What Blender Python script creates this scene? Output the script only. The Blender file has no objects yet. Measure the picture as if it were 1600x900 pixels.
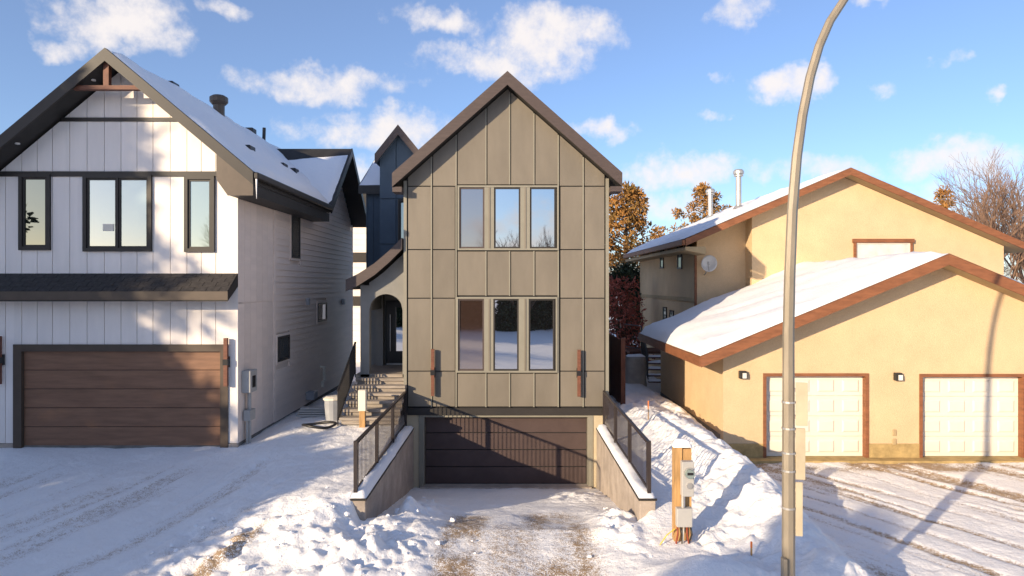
import bpy, math, random
import numpy as np
from mathutils import Vector, Matrix

random.seed(4); np.random.seed(4)
S = bpy.context.scene
COL = S.collection
R = math.radians

# ------------------------------------------------------------------ camera
F, CX, CY, CH = 1067.0, 797.0, 445.0, 5.0
cam = bpy.data.cameras.new('camera'); camo = bpy.data.objects.new('camera', cam); COL.objects.link(camo)
camo.location = (0, 0, CH); camo.rotation_euler = (R(90), 0, 0)
cam.sensor_width = 36; cam.lens = F / 1600 * 36
cam.shift_x = 3 / 1600; cam.shift_y = -5 / 1600
cam.clip_end = 3000
S.camera = camo
def P(px, py, D): return ((px - CX) / F * D, CH - (py - CY) / F * D)   # picture point at a depth -> X, Z

# ------------------------------------------------------------------ light
SUN_EL = 14.5
DX, DY = .695, .719              # horizontal direction the light travels
SD = Vector((DX * math.cos(R(SUN_EL)), DY * math.cos(R(SUN_EL)), -math.sin(R(SUN_EL)))).normalized()
sl = bpy.data.lights.new('sun', 'SUN'); sl.energy = 3.2; sl.angle = R(0.5); sl.color = (1.0, 0.80, 0.55)
so = bpy.data.objects.new('sun', sl); COL.objects.link(so); so.location = (-30, -25, 20)
so.rotation_euler = SD.to_track_quat('-Z', 'Y').to_euler()
S.view_settings.view_transform = 'Standard'; S.view_settings.look = 'None'
S.view_settings.gamma = 1; S.view_settings.use_curve_mapping = False
S.view_settings.exposure = 1.12

world = bpy.data.worlds.new('World'); S.world = world; world.use_nodes = True
wn = world.node_tree.nodes; wl = world.node_tree.links; wn.clear()
def wnode(t, **k):
    n = wn.new(t)
    for a, b in k.items(): setattr(n, a, b)
    return n
def wmath(op, a, b=None, c=None):
    n = wnode('ShaderNodeMath', operation=op)
    for i, v in enumerate((a, b, c)):
        if v is None: continue
        if isinstance(v, (int, float)): n.inputs[i].default_value = v
        else: wl.new(v, n.inputs[i])
    return n.outputs[0]
sky = wnode('ShaderNodeTexSky', sky_type='NISHITA', sun_disc=False)
sky.sun_elevation = R(SUN_EL); sky.sun_rotation = math.atan2(-SD.x, -SD.y)
sky.altitude = 600; sky.air_density = 1.0; sky.dust_density = 0.9; sky.ozone_density = 5.0
tc = wnode('ShaderNodeTexCoord')
warp = wnode('ShaderNodeTexNoise'); warp.inputs['Scale'].default_value = 9; warp.inputs['Detail'].default_value = 5; warp.inputs['Roughness'].default_value = .6
wl.new(tc.outputs['Generated'], warp.inputs['Vector'])
fine = wnode('ShaderNodeTexNoise'); fine.inputs['Scale'].default_value = 26; fine.inputs['Detail'].default_value = 6; fine.inputs['Roughness'].default_value = .62
wl.new(tc.outputs['Generated'], fine.inputs['Vector'])
sep = wnode('ShaderNodeSeparateXYZ'); wl.new(tc.outputs['Generated'], sep.inputs[0])
wsep = wnode('ShaderNodeSeparateColor'); wl.new(warp.outputs['Color'], wsep.inputs[0])
az = wmath('ADD', wmath('ARCTAN2', sep.outputs[0], sep.outputs[1]), wmath('MULTIPLY', wmath('SUBTRACT', wsep.outputs[0], .5), .14))
el = wmath('ADD', wmath('ARCSINE', sep.outputs[2]), wmath('MULTIPLY', wmath('SUBTRACT', wsep.outputs[1], .5), .10))
CLOUDS = [(190,30,115,42,1),(120,72,40,18,.7),(860,62,110,44,1),(690,30,75,22,.8),(760,100,120,28,.8),(500,132,130,26,.85),
          (600,212,150,34,.9),(515,180,40,14,.6),(1232,132,52,28,1),(935,200,46,15,.7),(1060,264,100,30,.85),(1500,240,140,34,.95),
          (1290,262,110,22,.75),(1160,10,62,20,.7),(1345,3,34,12,.7),(1140,176,26,10,.55),(1135,122,16,8,.5),(1395,130,30,9,.5),
          (1505,83,26,10,.5),(1545,135,22,13,.6),(350,3,44,13,.6),(1400,310,200,30,.6),(1000,320,150,25,.6),(560,290,130,40,.7)]
dens = None
for px, py, rx, ry, w in CLOUDS:
    dx = px - CX; a0 = math.atan2(dx, F); e0 = math.atan2(CY - py, math.hypot(F, dx))
    ra = rx / F * math.cos(a0) ** 2; re = ry / F * math.cos(a0)
    u = wmath('DIVIDE', wmath('SUBTRACT', az, a0), ra * 1.25); v = wmath('DIVIDE', wmath('SUBTRACT', el, e0), re * 1.25)
    d = wmath('SUBTRACT', w, wmath('MULTIPLY', wmath('ADD', wmath('MULTIPLY', u, u), wmath('MULTIPLY', v, v)), w))
    dens = d if dens is None else wmath('MAXIMUM', dens, d)
# loose clouds of the same kind over the rest of the sky
gm = wnode('ShaderNodeMapping'); gm.inputs['Scale'].default_value = (1, 1, 2.6); wl.new(tc.outputs['Generated'], gm.inputs['Vector'])
gen = wnode('ShaderNodeTexNoise'); gen.inputs['Scale'].default_value = 3.2; gen.inputs['Detail'].default_value = 5; wl.new(gm.outputs[0], gen.inputs['Vector'])
g = wmath('MULTIPLY', wmath('SUBTRACT', gen.outputs[0], .53), 4.0)
front = wnode('ShaderNodeMapRange'); front.inputs['From Min'].default_value = .55; front.inputs['From Max'].default_value = .75
front.inputs['To Min'].default_value = 0; front.inputs['To Max'].default_value = 1; wl.new(sep.outputs[1], front.inputs['Value'])
g = wmath('SUBTRACT', g, front.outputs[0])
dens = wmath('MAXIMUM', dens, g)
dens = wmath('ADD', dens, wmath('MULTIPLY', wmath('SUBTRACT', fine.outputs[0], .53), 1.9))
mr = wnode('ShaderNodeMapRange', interpolation_type='SMOOTHSTEP'); mr.inputs['From Min'].default_value = .02; mr.inputs['From Max'].default_value = 1.05
wl.new(dens, mr.inputs['Value'])
cl_a = wmath('MULTIPLY_ADD', mr.outputs[0], .86, .08)      # a thin veil everywhere, clouds on top
skyg = wnode('ShaderNodeHueSaturation'); skyg.inputs['Saturation'].default_value = 1.0; skyg.inputs['Value'].default_value = 1.0
wl.new(sky.outputs[0], skyg.inputs['Color'])
mix = wnode('ShaderNodeMix', data_type='RGBA'); mix.inputs[7].default_value = (3.9, 3.65, 3.55, 1)
tint = wnode('ShaderNodeMix', data_type='RGBA', blend_type='MULTIPLY'); tint.inputs[0].default_value = 1; tint.inputs[7].default_value = (1.0, .86, .84, 1)
wl.new(skyg.outputs[0], tint.inputs[6])
wl.new(cl_a, mix.inputs[0]); wl.new(tint.outputs[2], mix.inputs[6])
bg = wnode('ShaderNodeBackground'); bg.inputs['Strength'].default_value = 0.12
wl.new(mix.outputs[2], bg.inputs['Color'])
wo = wnode('ShaderNodeOutputWorld'); wl.new(bg.outputs[0], wo.inputs['Surface'])

# ------------------------------------------------------------------ materials
MATS = {}
def mat(name, col, rough=.7, metal=0, var=.12, vscale=3, bump=0, bscale=40, col2=None, grain=None, spec=.4, shift=0, speck=0):
    m = bpy.data.materials.new(name); m.use_nodes = True; MATS[name] = m
    nt = m.node_tree; b = nt.nodes['Principled BSDF']
    b.inputs['Roughness'].default_value = rough; b.inputs['Metallic'].default_value = metal
    b.inputs['Specular IOR Level'].default_value = spec
    t = nt.nodes.new('ShaderNodeTexCoord'); mp = nt.nodes.new('ShaderNodeMapping')
    mp.inputs['Scale'].default_value = grain or (1, 1, 1)
    oi = nt.nodes.new('ShaderNodeObjectInfo'); ad = nt.nodes.new('ShaderNodeVectorMath'); ad.operation = 'MULTIPLY_ADD'
    ad.inputs[1].default_value = (1, 1, 1)
    cmb = nt.nodes.new('ShaderNodeMath'); cmb.operation = 'MULTIPLY'; cmb.inputs[1].default_value = 37
    nt.links.new(oi.outputs['Random'], cmb.inputs[0])
    nt.links.new(t.outputs['Object'], mp.inputs['Vector']); nt.links.new(mp.outputs[0], ad.inputs[0]); nt.links.new(cmb.outputs[0], ad.inputs[2])
    n = nt.nodes.new('ShaderNodeTexNoise'); n.inputs['Scale'].default_value = vscale; n.inputs['Detail'].default_value = 6; n.inputs['Roughness'].default_value = .6
    nt.links.new(ad.outputs[0], n.inputs['Vector'])
    mx = nt.nodes.new('ShaderNodeMix'); mx.data_type = 'RGBA'
    c2 = col2 or tuple(c * (1 - var * 1.5) for c in col); c1 = col if col2 else tuple(min(1, c * (1 + var)) for c in col)
    mx.inputs[6].default_value = (*c2, 1); mx.inputs[7].default_value = (*c1, 1)
    rr = nt.nodes.new('ShaderNodeMapRange'); rr.inputs['From Min'].default_value = .3; rr.inputs['From Max'].default_value = .7
    nt.links.new(n.outputs[0], rr.inputs['Value']); nt.links.new(rr.outputs[0], mx.inputs[0]); 
    out = mx.outputs[2]
    if speck:                                   # fine grain of the surface itself
        n3 = nt.nodes.new('ShaderNodeTexNoise'); n3.inputs['Scale'].default_value = 22; n3.inputs['Detail'].default_value = 8; n3.inputs['Roughness'].default_value = .8
        nt.links.new(ad.outputs[0], n3.inputs['Vector']); r3 = nt.nodes.new('ShaderNodeMapRange'); r3.inputs['From Min'].default_value = .3; r3.inputs['From Max'].default_value = .7
        r3.inputs['To Min'].default_value = 1-speck; r3.inputs['To Max'].default_value = 1+speck; nt.links.new(n3.outputs[0], r3.inputs['Value'])
        h3 = nt.nodes.new('ShaderNodeHueSaturation'); nt.links.new(r3.outputs[0], h3.inputs['Value']); nt.links.new(out, h3.inputs['Color']); out = h3.outputs[0]
    if shift:                                   # each piece a little lighter or darker
        r4 = nt.nodes.new('ShaderNodeMapRange'); r4.inputs['To Min'].default_value = 1-shift/2; r4.inputs['To Max'].default_value = 1+shift/2; nt.links.new(oi.outputs['Random'], r4.inputs['Value'])
        h4 = nt.nodes.new('ShaderNodeHueSaturation'); nt.links.new(r4.outputs[0], h4.inputs['Value']); nt.links.new(out, h4.inputs['Color']); out = h4.outputs[0]
    nt.links.new(out, b.inputs['Base Color'])
    if bump:
        n2 = nt.nodes.new('ShaderNodeTexNoise'); n2.inputs['Scale'].default_value = bscale; n2.inputs['Detail'].default_value = 4
        nt.links.new(ad.outputs[0], n2.inputs['Vector'])
        bp = nt.nodes.new('ShaderNodeBump'); bp.inputs['Strength'].default_value = bump; bp.inputs['Distance'].default_value = .02
        nt.links.new(n2.outputs[0], bp.inputs['Height']); nt.links.new(bp.outputs[0], b.inputs['Normal'])
    return m
def glass(name, inner, refl=.5, tint=(1, 1, 1), rough=.015):
    m = bpy.data.materials.new(name); m.use_nodes = True; MATS[name] = m; nt = m.node_tree; nt.nodes.clear()
    o = nt.nodes.new('ShaderNodeOutputMaterial'); ms = nt.nodes.new('ShaderNodeMixShader'); d = nt.nodes.new('ShaderNodeBsdfDiffuse'); gl = nt.nodes.new('ShaderNodeBsdfGlossy')
    t = nt.nodes.new('ShaderNodeTexCoord'); n = nt.nodes.new('ShaderNodeTexNoise'); n.inputs['Scale'].default_value = 1.3
    nt.links.new(t.outputs['Object'], n.inputs['Vector'])
    bp = nt.nodes.new('ShaderNodeBump'); bp.inputs['Strength'].default_value = .04; bp.inputs['Distance'].default_value = .02
    nt.links.new(n.outputs[0], bp.inputs['Height']); nt.links.new(bp.outputs[0], gl.inputs['Normal'])
    d.inputs['Color'].default_value = (*inner, 1); gl.inputs['Color'].default_value = (*tint, 1); gl.inputs['Roughness'].default_value = rough
    ms.inputs[0].default_value = refl
    nt.links.new(d.outputs[0], ms.inputs[1]); nt.links.new(gl.outputs[0], ms.inputs[2]); nt.links.new(ms.outputs[0], o.inputs[0])
    return m

mat('taupe', (.180, .157, .124), .55, var=.10, vscale=1.1, bump=.06, bscale=120, grain=(1.6, 1, .5), shift=.10)
mat('taupe_trim', (.24, .225, .18), .5, var=.05)
mat('reveal', (.03, .03, .032), .8)
mat('shaded_slate', (.052, .082, .118), .6, var=.08, vscale=2)  # dark cladding with the blue cast of shade put into its base colour
mat('fascia_brown', (.075, .055, .050), .55, var=.12, grain=(1, 1, 6), vscale=4)
mat('dark_trim', (.030, .026, .023), .5, var=.1)
mat('bronze', (.085, .062, .045), .45, var=.1)
mat('soffit_dark', (.028, .026, .024), .6, var=.15, bump=.1, bscale=20)
mat('white_board', (.84, .77, .71), .6, var=.04, vscale=1.2, bump=.08, bscale=60, grain=(3, 3, .5), shift=.06)
mat('white_siding', (.80, .67, .58), .6, var=.05, vscale=1.5, bump=.08, bscale=50, grain=(1, .4, 3), shift=.07)
mat('brown_door', (.235, .125, .075), .42, var=.15, vscale=2.2, grain=(.6, 1, 5), bump=.03)
mat('dark_door', (.082, .058, .054), .6, spec=.15, var=.1, vscale=2, bump=.03)
mat('timber', (.16, .062, .036), .6, var=.2, grain=(2, 2, 8), bump=.1)
mat('cedar', (.12, .045, .026), .75, var=.3, grain=(6, 6, .7), bump=.2)
mat('post_wood', (.46, .27, .11), .75, var=.25, grain=(9, 9, .7), bump=.25)
mat('cream', (.50, .42, .29), .85, var=.06, bump=.2, bscale=90)
mat('concrete', (.38, .32, .27), .9, var=.18, speck=.12, vscale=2, bump=.25, bscale=30)
mat('foundation', (.20, .185, .165), .9, var=.2, vscale=3, bump=.3, bscale=30)
mat('yellow_stucco', (.64, .47, .28), .9, var=.06, vscale=1.2, bump=.7, bscale=60, speck=.09)
mat('tan_found', (.42, .30, .13), .9, var=.2, vscale=5, bump=.4, bscale=50)
mat('rust_fascia', (.235, .092, .04), .6, var=.18, grain=(1, 1, 5), bump=.1)
mat('tan_soffit', (.42, .31, .17), .8, var=.08)
mat('white_paint', (.72, .66, .55), .5, var=.03)
mat('shingle', (.045, .04, .038), .9, var=.3, vscale=14, bump=.5, bscale=90)
mat('black_metal', (.018, .017, .018), .4, var=.15)
mat('rail_brown', (.035, .027, .026), .4, var=.15)
mat('galv', (.30, .255, .19), .45, metal=.25, var=.14, vscale=5, grain=(1, 1, .3), bump=.05)
mat('sign_back', (.52, .44, .30), .5, metal=.2, var=.1)
mat('steel', (.52, .50, .47), .35, metal=.6, var=.12)
mat('grey_box', (.40, .39, .37), .5, var=.06)
mat('step_wood', (.33, .285, .24), .85, var=.25, grain=(.6, 6, 6), bump=.2)
mat('porch_grey', (.22, .215, .20), .8, var=.06, bump=.2, bscale=80)
mat('plastic_grey', (.35, .36, .38), .5)
mat('orange', (.75, .20, .05), .6)
mat('cable_red', (.25, .05, .02), .5); mat('cable_yellow', (.8, .5, .05), .5)
mat('cover', (.42, .38, .33), .9, var=.15, bump=.3, bscale=12)
mat('bark', (.12, .075, .045), .95, var=.3, vscale=6, bump=.5, bscale=20)
mat('twig', (.22, .135, .09), .9, var=.25)
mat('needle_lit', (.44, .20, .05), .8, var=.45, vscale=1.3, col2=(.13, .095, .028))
mat('needle_dark', (.035, .05, .022), .8, var=.4, vscale=2)
mat('red_leaf', (.48, .13, .085), .8, var=.5, vscale=3)
mat('lamp_glass', (.75, .73, .68), .3)
mat('blind', (.6, .62, .58), .6)
glass('glass_clear', (.012, .012, .014), .62, (.95, .97, 1))
glass('glass_screen', (.050, .030, .024), .36, (.95, .9, .88), .04)
glass('glass_pale', (.17, .215, .18), .26, (.9, .97, .95))
glass('glass_dark', (.010, .012, .010), .14, (.9, 1, .9))
glass('glass_side', (.10, .095, .085), .25)

def snow_mat(name, dirt=False):
    m = bpy.data.materials.new(name); m.use_nodes = True; MATS[name] = m; nt = m.node_tree; b = nt.nodes['Principled BSDF']
    L = nt.links.new
    b.inputs['Roughness'].default_value = .65; b.inputs['Specular IOR Level'].default_value = .25
    b.inputs['Subsurface Weight'].default_value = 0
    t = nt.nodes.new('ShaderNodeTexCoord')
    n = nt.nodes.new('ShaderNodeTexNoise'); n.inputs['Scale'].default_value = 9; n.inputs['Detail'].default_value = 8; n.inputs['Roughness'].default_value = .68
    L(t.outputs['Object'], n.inputs['Vector'])
    n2 = nt.nodes.new('ShaderNodeTexNoise'); n2.inputs['Scale'].default_value = 45; n2.inputs['Detail'].default_value = 4
    L(t.outputs['Object'], n2.inputs['Vector'])
    bp = nt.nodes.new('ShaderNodeBump'); bp.inputs['Strength'].default_value = .8 if dirt else .35; bp.inputs['Distance'].default_value = .05
    L(n.outputs[0], bp.inputs['Height'])
    bp2 = nt.nodes.new('ShaderNodeBump'); bp2.inputs['Strength'].default_value = .35 if dirt else .1; bp2.inputs['Distance'].default_value = .015
    L(n2.outputs[0], bp2.inputs['Height']); L(bp.outputs[0], bp2.inputs['Normal']); L(bp2.outputs[0], b.inputs['Normal'])
    base = (.90, .885, .87, 1)
    if not dirt:
        mx = nt.nodes.new('ShaderNodeMix'); mx.data_type = 'RGBA'; mx.inputs[6].default_value = base; mx.inputs[7].default_value = (.82, .83, .86, 1)
        L(n.outputs[0], mx.inputs[0]); L(mx.outputs[2], b.inputs['Base Color']); return m
    at = nt.nodes.new('ShaderNodeAttribute'); at.attribute_name = 'dirt'
    # dirt mask broken up by noise
    a1 = nt.nodes.new('ShaderNodeMath'); a1.operation = 'MULTIPLY_ADD'; a1.inputs[1].default_value = 2.4; a1.inputs[2].default_value = -1.35
    L(n.outputs[0], a1.inputs[0])
    a3 = nt.nodes.new('ShaderNodeMath'); a3.operation = 'MULTIPLY_ADD'; a3.inputs[1].default_value = 3.2; a3.inputs[2].default_value = -1.6
    L(n2.outputs[0], a3.inputs[0])
    a4 = nt.nodes.new('ShaderNodeMath'); a4.operation = 'ADD'; L(a1.outputs[0], a4.inputs[0]); L(a3.outputs[0], a4.inputs[1])
    a2 = nt.nodes.new('ShaderNodeMath'); a2.operation = 'ADD'; L(a4.outputs[0], a2.inputs[0]); L(at.outputs['Fac'], a2.inputs[1])
    gt = nt.nodes.new('ShaderNodeMath'); gt.operation = 'MULTIPLY'; L(at.outputs['Fac'], gt.inputs[1])
    r = nt.nodes.new('ShaderNodeMapRange'); r.inputs['From Min'].default_value = .1; r.inputs['From Max'].default_value = .75; L(a2.outputs[0], r.inputs['Value'])
    L(r.outputs[0], gt.inputs[0])
    g2 = nt.nodes.new('ShaderNodeMath'); g2.operation = 'MULTIPLY'; g2.use_clamp = True; g2.inputs[1].default_value = 1.5; L(gt.outputs[0], g2.inputs[0])
    mx = nt.nodes.new('ShaderNodeMix'); mx.data_type = 'RGBA'; mx.inputs[6].default_value = base; mx.inputs[7].default_value = (.36, .25, .15, 1)
    L(g2.outputs[0], mx.inputs[0]); L(mx.outputs[2], b.inputs['Base Color'])
    return m
snow_mat('snow'); snow_mat('snow_ground', True)

# ------------------------------------------------------------------ mesh helpers
class MB:
    def __init__(s): s.v = []; s.f = []
    def add(s, vs, fs):
        o = len(s.v); s.v += [tuple(p) for p in vs]; s.f += [tuple(i + o for i in q) for q in fs]; return s
    def box(s, x0, x1, y0, y1, z0, z1):
        return s.add([(x0,y0,z0),(x1,y0,z0),(x1,y1,z0),(x0,y1,z0),(x0,y0,z1),(x1,y0,z1),(x1,y1,z1),(x0,y1,z1)],
                     [(0,3,2,1),(4,5,6,7),(0,1,5,4),(1,2,6,5),(2,3,7,6),(3,0,4,7)])
    def prism_y(s, poly, y0, y1):            # polygon of (x, z), extruded along Y
        n = len(poly); a = sum(poly[i][0]*poly[(i+1)%n][1]-poly[(i+1)%n][0]*poly[i][1] for i in range(n))
        if a < 0: poly = poly[::-1]
        vs = [(x, y0, z) for x, z in poly] + [(x, y1, z) for x, z in poly]
        return s.add(vs, [tuple(range(n)), tuple(range(2*n-1, n-1, -1))] + [((i+1)%n, i, n+i, n+(i+1)%n) for i in range(n)])
    def prism_x(s, poly, x0, x1):            # polygon of (y, z), extruded along X
        n = len(poly); a = sum(poly[i][0]*poly[(i+1)%n][1]-poly[(i+1)%n][0]*poly[i][1] for i in range(n))
        if a < 0: poly = poly[::-1]
        vs = [(x0, y, z) for y, z in poly] + [(x1, y, z) for y, z in poly]
        return s.add(vs, [tuple(range(n-1, -1, -1)), tuple(range(n, 2*n))] + [(i, (i+1)%n, n+(i+1)%n, n+i) for i in range(n)])
    def tube(s, pts, rad, n=8):
        pts = [Vector(p) for p in pts]
        if not hasattr(rad, '__len__'): rad = [rad]*len(pts)
        o = len(s.v); up = None
        for i, p in enumerate(pts):
            d = (pts[min(i+1, len(pts)-1)] - pts[max(i-1, 0)]).normalized()
            if up is None: up = Vector((0,0,1)) if abs(d.z) < .9 else Vector((1,0,0))
            a = d.cross(up).normalized(); b = a.cross(d).normalized(); up = b
            for k in range(n):
                t = 2*math.pi*(k+.5)/n; s.v.append(tuple(p + (a*math.cos(t) + b*math.sin(t))*rad[i]))
        for i in range(len(pts)-1):
            for k in range(n):
                s.f.append((o+i*n+k, o+i*n+(k+1)%n, o+(i+1)*n+(k+1)%n, o+(i+1)*n+k))
        s.f.append(tuple(o+k for k in range(n))[::-1]); s.f.append(tuple(o+(len(pts)-1)*n+k for k in range(n)))
        return s
    def build(s, name, m, parent=None, smooth=False, bevel=0):
        off = Vector((0,0,0)); q = parent
        while q is not None: off += q.location; q = q.parent
        me = bpy.data.meshes.new(name)
        me.from_pydata([tuple(Vector(p) - off) for p in s.v], [], s.f); me.materials.append(MATS[m])
        if smooth: me.polygons.foreach_set('use_smooth', [True]*len(me.polygons))
        o = bpy.data.objects.new(name, me); COL.objects.link(o); o.parent = parent
        if bevel:
            bv = o.modifiers.new('bevel', 'BEVEL'); bv.width = bevel; bv.segments = 2; bv.limit_method = 'ANGLE'
        return o
def tag(o, label, cat, group=None, kind=None):
    if label: o['label'] = label
    if cat: o['category'] = cat
    if group: o['group'] = group
    if kind: o['kind'] = kind
    return o
def thing(name, label, cat, loc=(0,0,0), group=None):
    o = bpy.data.objects.new(name, None); COL.objects.link(o); o.location = loc; return tag(o, label, cat, group)
def copy_tree(o, parent=None):
    c = o.copy(); COL.objects.link(c); c.parent = parent
    for ch in list(o.children): copy_tree(ch, c)
    return c
def B(name, m, parent, *a, bevel=0): return MB().box(*a).build(name, m, parent, bevel=bevel)

def vnoise(x, y, seed=0):                     # numpy value noise, smooth
    xi = np.floor(x).astype(np.int64); yi = np.floor(y).astype(np.int64); fx = x - xi; fy = y - yi
    fx = fx*fx*(3-2*fx); fy = fy*fy*(3-2*fy)
    def h(a, b):
        n = (a*374761393 + b*668265263 + seed*1442695) & 0xffffffff; n = ((n ^ (n >> 13))*1274126177) & 0xffffffff
        return ((n ^ (n >> 16)) & 0xffff) / 65535.0
    return (h(xi,yi)*(1-fx)+h(xi+1,yi)*fx)*(1-fy) + (h(xi,yi+1)*(1-fx)+h(xi+1,yi+1)*fx)*fy
def fbm(x, y, oct=4, seed=0):
    t = 0; a = .5
    for i in range(oct): t = t + a*vnoise(x*2**i + 13.7*i, y*2**i - 7.1*i, seed+i); a *= .5
    return t
def ss(a, b, x): t = np.clip((x-a)/(b-a), 0, 1); return t*t*(3-2*t)

def snow_sheet(name, parent, c00, c10, c11, c01, t=.12, nu=30, nv=16, seed=1, wob=.08):
    """snow lying on a sloping plane: corners in order, rounded edges, uneven thickness"""
    c = [Vector(q) for q in (c00, c10, c11, c01)]
    mb = MB(); nrm = (c[1]-c[0]).cross(c[3]-c[0]).normalized()
    if nrm.z < 0: nrm = -nrm
    for i in range(nu+1):
        for j in range(nv+1):
            u = i/nu; v = j/nv
            p = c[0]*(1-u)*(1-v) + c[1]*u*(1-v) + c[2]*u*v + c[3]*(1-u)*v
            e = min(u*nu, (1-u)*nu, v*nv, (1-v)*nv)
            k = 0 if e < .5 else (.82 if e < 1.5 else 1)
            n = float(fbm(np.array(p.x*1.3+p.y*.7+seed), np.array(p.y*.9+p.z), 3, seed))
            w = float(fbm(np.array(p.x*2.2+p.y*2.2), np.array(p.z*2.2+seed), 2, seed+9)) - .4
            if e < 1.5:
                q = (c[0]+c[1]+c[2]+c[3])/4; p = p + (q-p).normalized()*wob*w
            mb.v.append(tuple(p + nrm*(t*k*(.35+1.3*n) + (.01 if e < .5 else 0))))
    for i in range(nu):
        for j in range(nv):
            a = i*(nv+1)+j; mb.f.append((a, a+nv+1, a+nv+2, a+1))
    o = mb.build(name, 'snow', parent, smooth=True)
    if (Vector(mb.v[mb.f[0][1]])-Vector(mb.v[mb.f[0][0]])).cross(Vector(mb.v[mb.f[0][3]])-Vector(mb.v[mb.f[0][0]])).z < 0: o.data.flip_normals()
    return o

# ------------------------------------------------------------------ ground
def axis(segs):
    out = []
    for a, b, st in segs: out += list(np.arange(a, b - st*.01, st))
    return np.array(out + [segs[-1][1]])
xs = axis([(-600,-120,60),(-120,-30,10),(-30,-13,1),(-13,11,.05),(11,16,.12),(16,40,1.5),(40,120,10),(120,600,60)])
ys = axis([(-600,-120,60),(-120,-20,10),(-20,8,1),(8,9.6,.16),(9.6,16,.045),(16,21.5,.07),(21.5,30,.25),(30,60,3),(60,120,10),(120,900,60)])
GX, GY = np.meshgrid(xs, ys)
I = np.interp
def ground_h(X, Y):
    zl = I(Y, [8.5,9.3,10.8,16.3,19,30,60], [.15,.28,.42,1.10,1.15,1.0,.8])
    zs = I(Y, [8.5,9.3,10.8,12.6,15.2,17.9,30,60], [.15,.28,.50,1.067,1.16,1.42,1.2,.8])
    zc = I(Y, [8.5,9.3,11.0,12.4,18.8,19.6,24,60], [.15,.28,.46,.58,-.60,-.63,-.63,.8])
    zr = I(Y, [8.5,9.3,11.0,13,16.8,20.5,30,60], [.15,.28,.52,.92,1.18,1.42,1.1,.8])
    zd = I(Y, [8.5,9.3,11,17.8,30,60], [.15,.24,.30,.46,.5,.8])
    e = ss(11.7, 12.75, Y)
    def bl(a0, a1, b0, b1): lo = a0*(1-e)+b0*e; hi = a1*(1-e)+b1*e; t = np.clip((X-lo)/(hi-lo),0,1); return t*t*(3-2*t)
    wq = ss(-6.7,-3.3,X)*(1-ss(13,16,Y)) + ss(-6.6,-5.4,X)*ss(13,16,Y); z = zl*(1-wq) + zs*wq
    w = bl(-3.7,-2.4,-2.885,-2.765); z = z*(1-w)+zc*w
    w = bl(1.6,2.8,2.451,2.580); z = z*(1-w)+zr*w
    w = ss(4.9,6.0,X); z = z*(1-w)+zd*w
    near = ss(8.6,9.6,Y)
    # ridge between the two right-hand drives
    cxr = I(Y, [9,11.5,14,18,20,23], [4.9,4.75,4.75,4.1,3.9,3.9])
    z += near*.42*np.exp(-((X-cxr)/.62)**2)*(1-ss(17,20.5,Y))*ss(9,10.5,Y)
    # ploughed pile at the kerb
    z += .62*np.exp(-((X-2.85)/.95)**2-((Y-9.95)/.75)**2)*(.8+.4*fbm(X*1.5,Y*1.5,2,3))
    z += .30*np.exp(-((X-4.6)/1.0)**2-((Y-9.8)/.6)**2)
    # heaped lumps left of the sunken drive and along its edges
    lump = np.exp(-((X+2.45)/1.0)**2-((Y-11.4)/1.15)**2) + .8*np.exp(-((X+1.95)/.5)**2-((Y-14.0)/1.5)**2) + .7*np.exp(-((X-2.0)/.45)**2-((Y-12.7)/1.4)**2) + .45*np.exp(-((X+4.6)/1.2)**2-((Y-11.2)/.6)**2) + .5*np.exp(-((X-1.6)/.7)**2-((Y-16.5)/1.2)**2)
    bil = np.abs(fbm(X*1.9,Y*1.9,4,21)*2-.94)*1.4
    bil2 = np.abs(fbm(X*4.5,Y*4.5,3,41)*2-.88)
    z += near*lump*(.12 + .40*bil*(.3+1.1*fbm(X*.9,Y*.9,2,61)) + .14*bil2 + .25*(fbm(X*2.6,Y*2.6,4,71)-.45))
    # trodden, crusted snow
    crust = np.clip(ss(2.9,3.4,X)*(1-ss(5.2,6.2,X)) + ss(-6.3,-5.5,X)*(1-ss(-3.3,-3.0,X))*.7*(1-ss(12,13,Y)*.7) + .35*lump, 0, 1)*near*(1-ss(22,26,Y))
    z += crust*(fbm(X*5,Y*5,3,8)-.45)*.26 + crust*(fbm(X*13,Y*13,2,5)-.37)*.05
    drive = near*(1-ss(21,24,Y))
    z += drive*(fbm(X*1.1,Y*1.1,4,2)-.47)*.10 + drive*(fbm(X*7,Y*7,3,6)-.43)*.025
    return z
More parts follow.
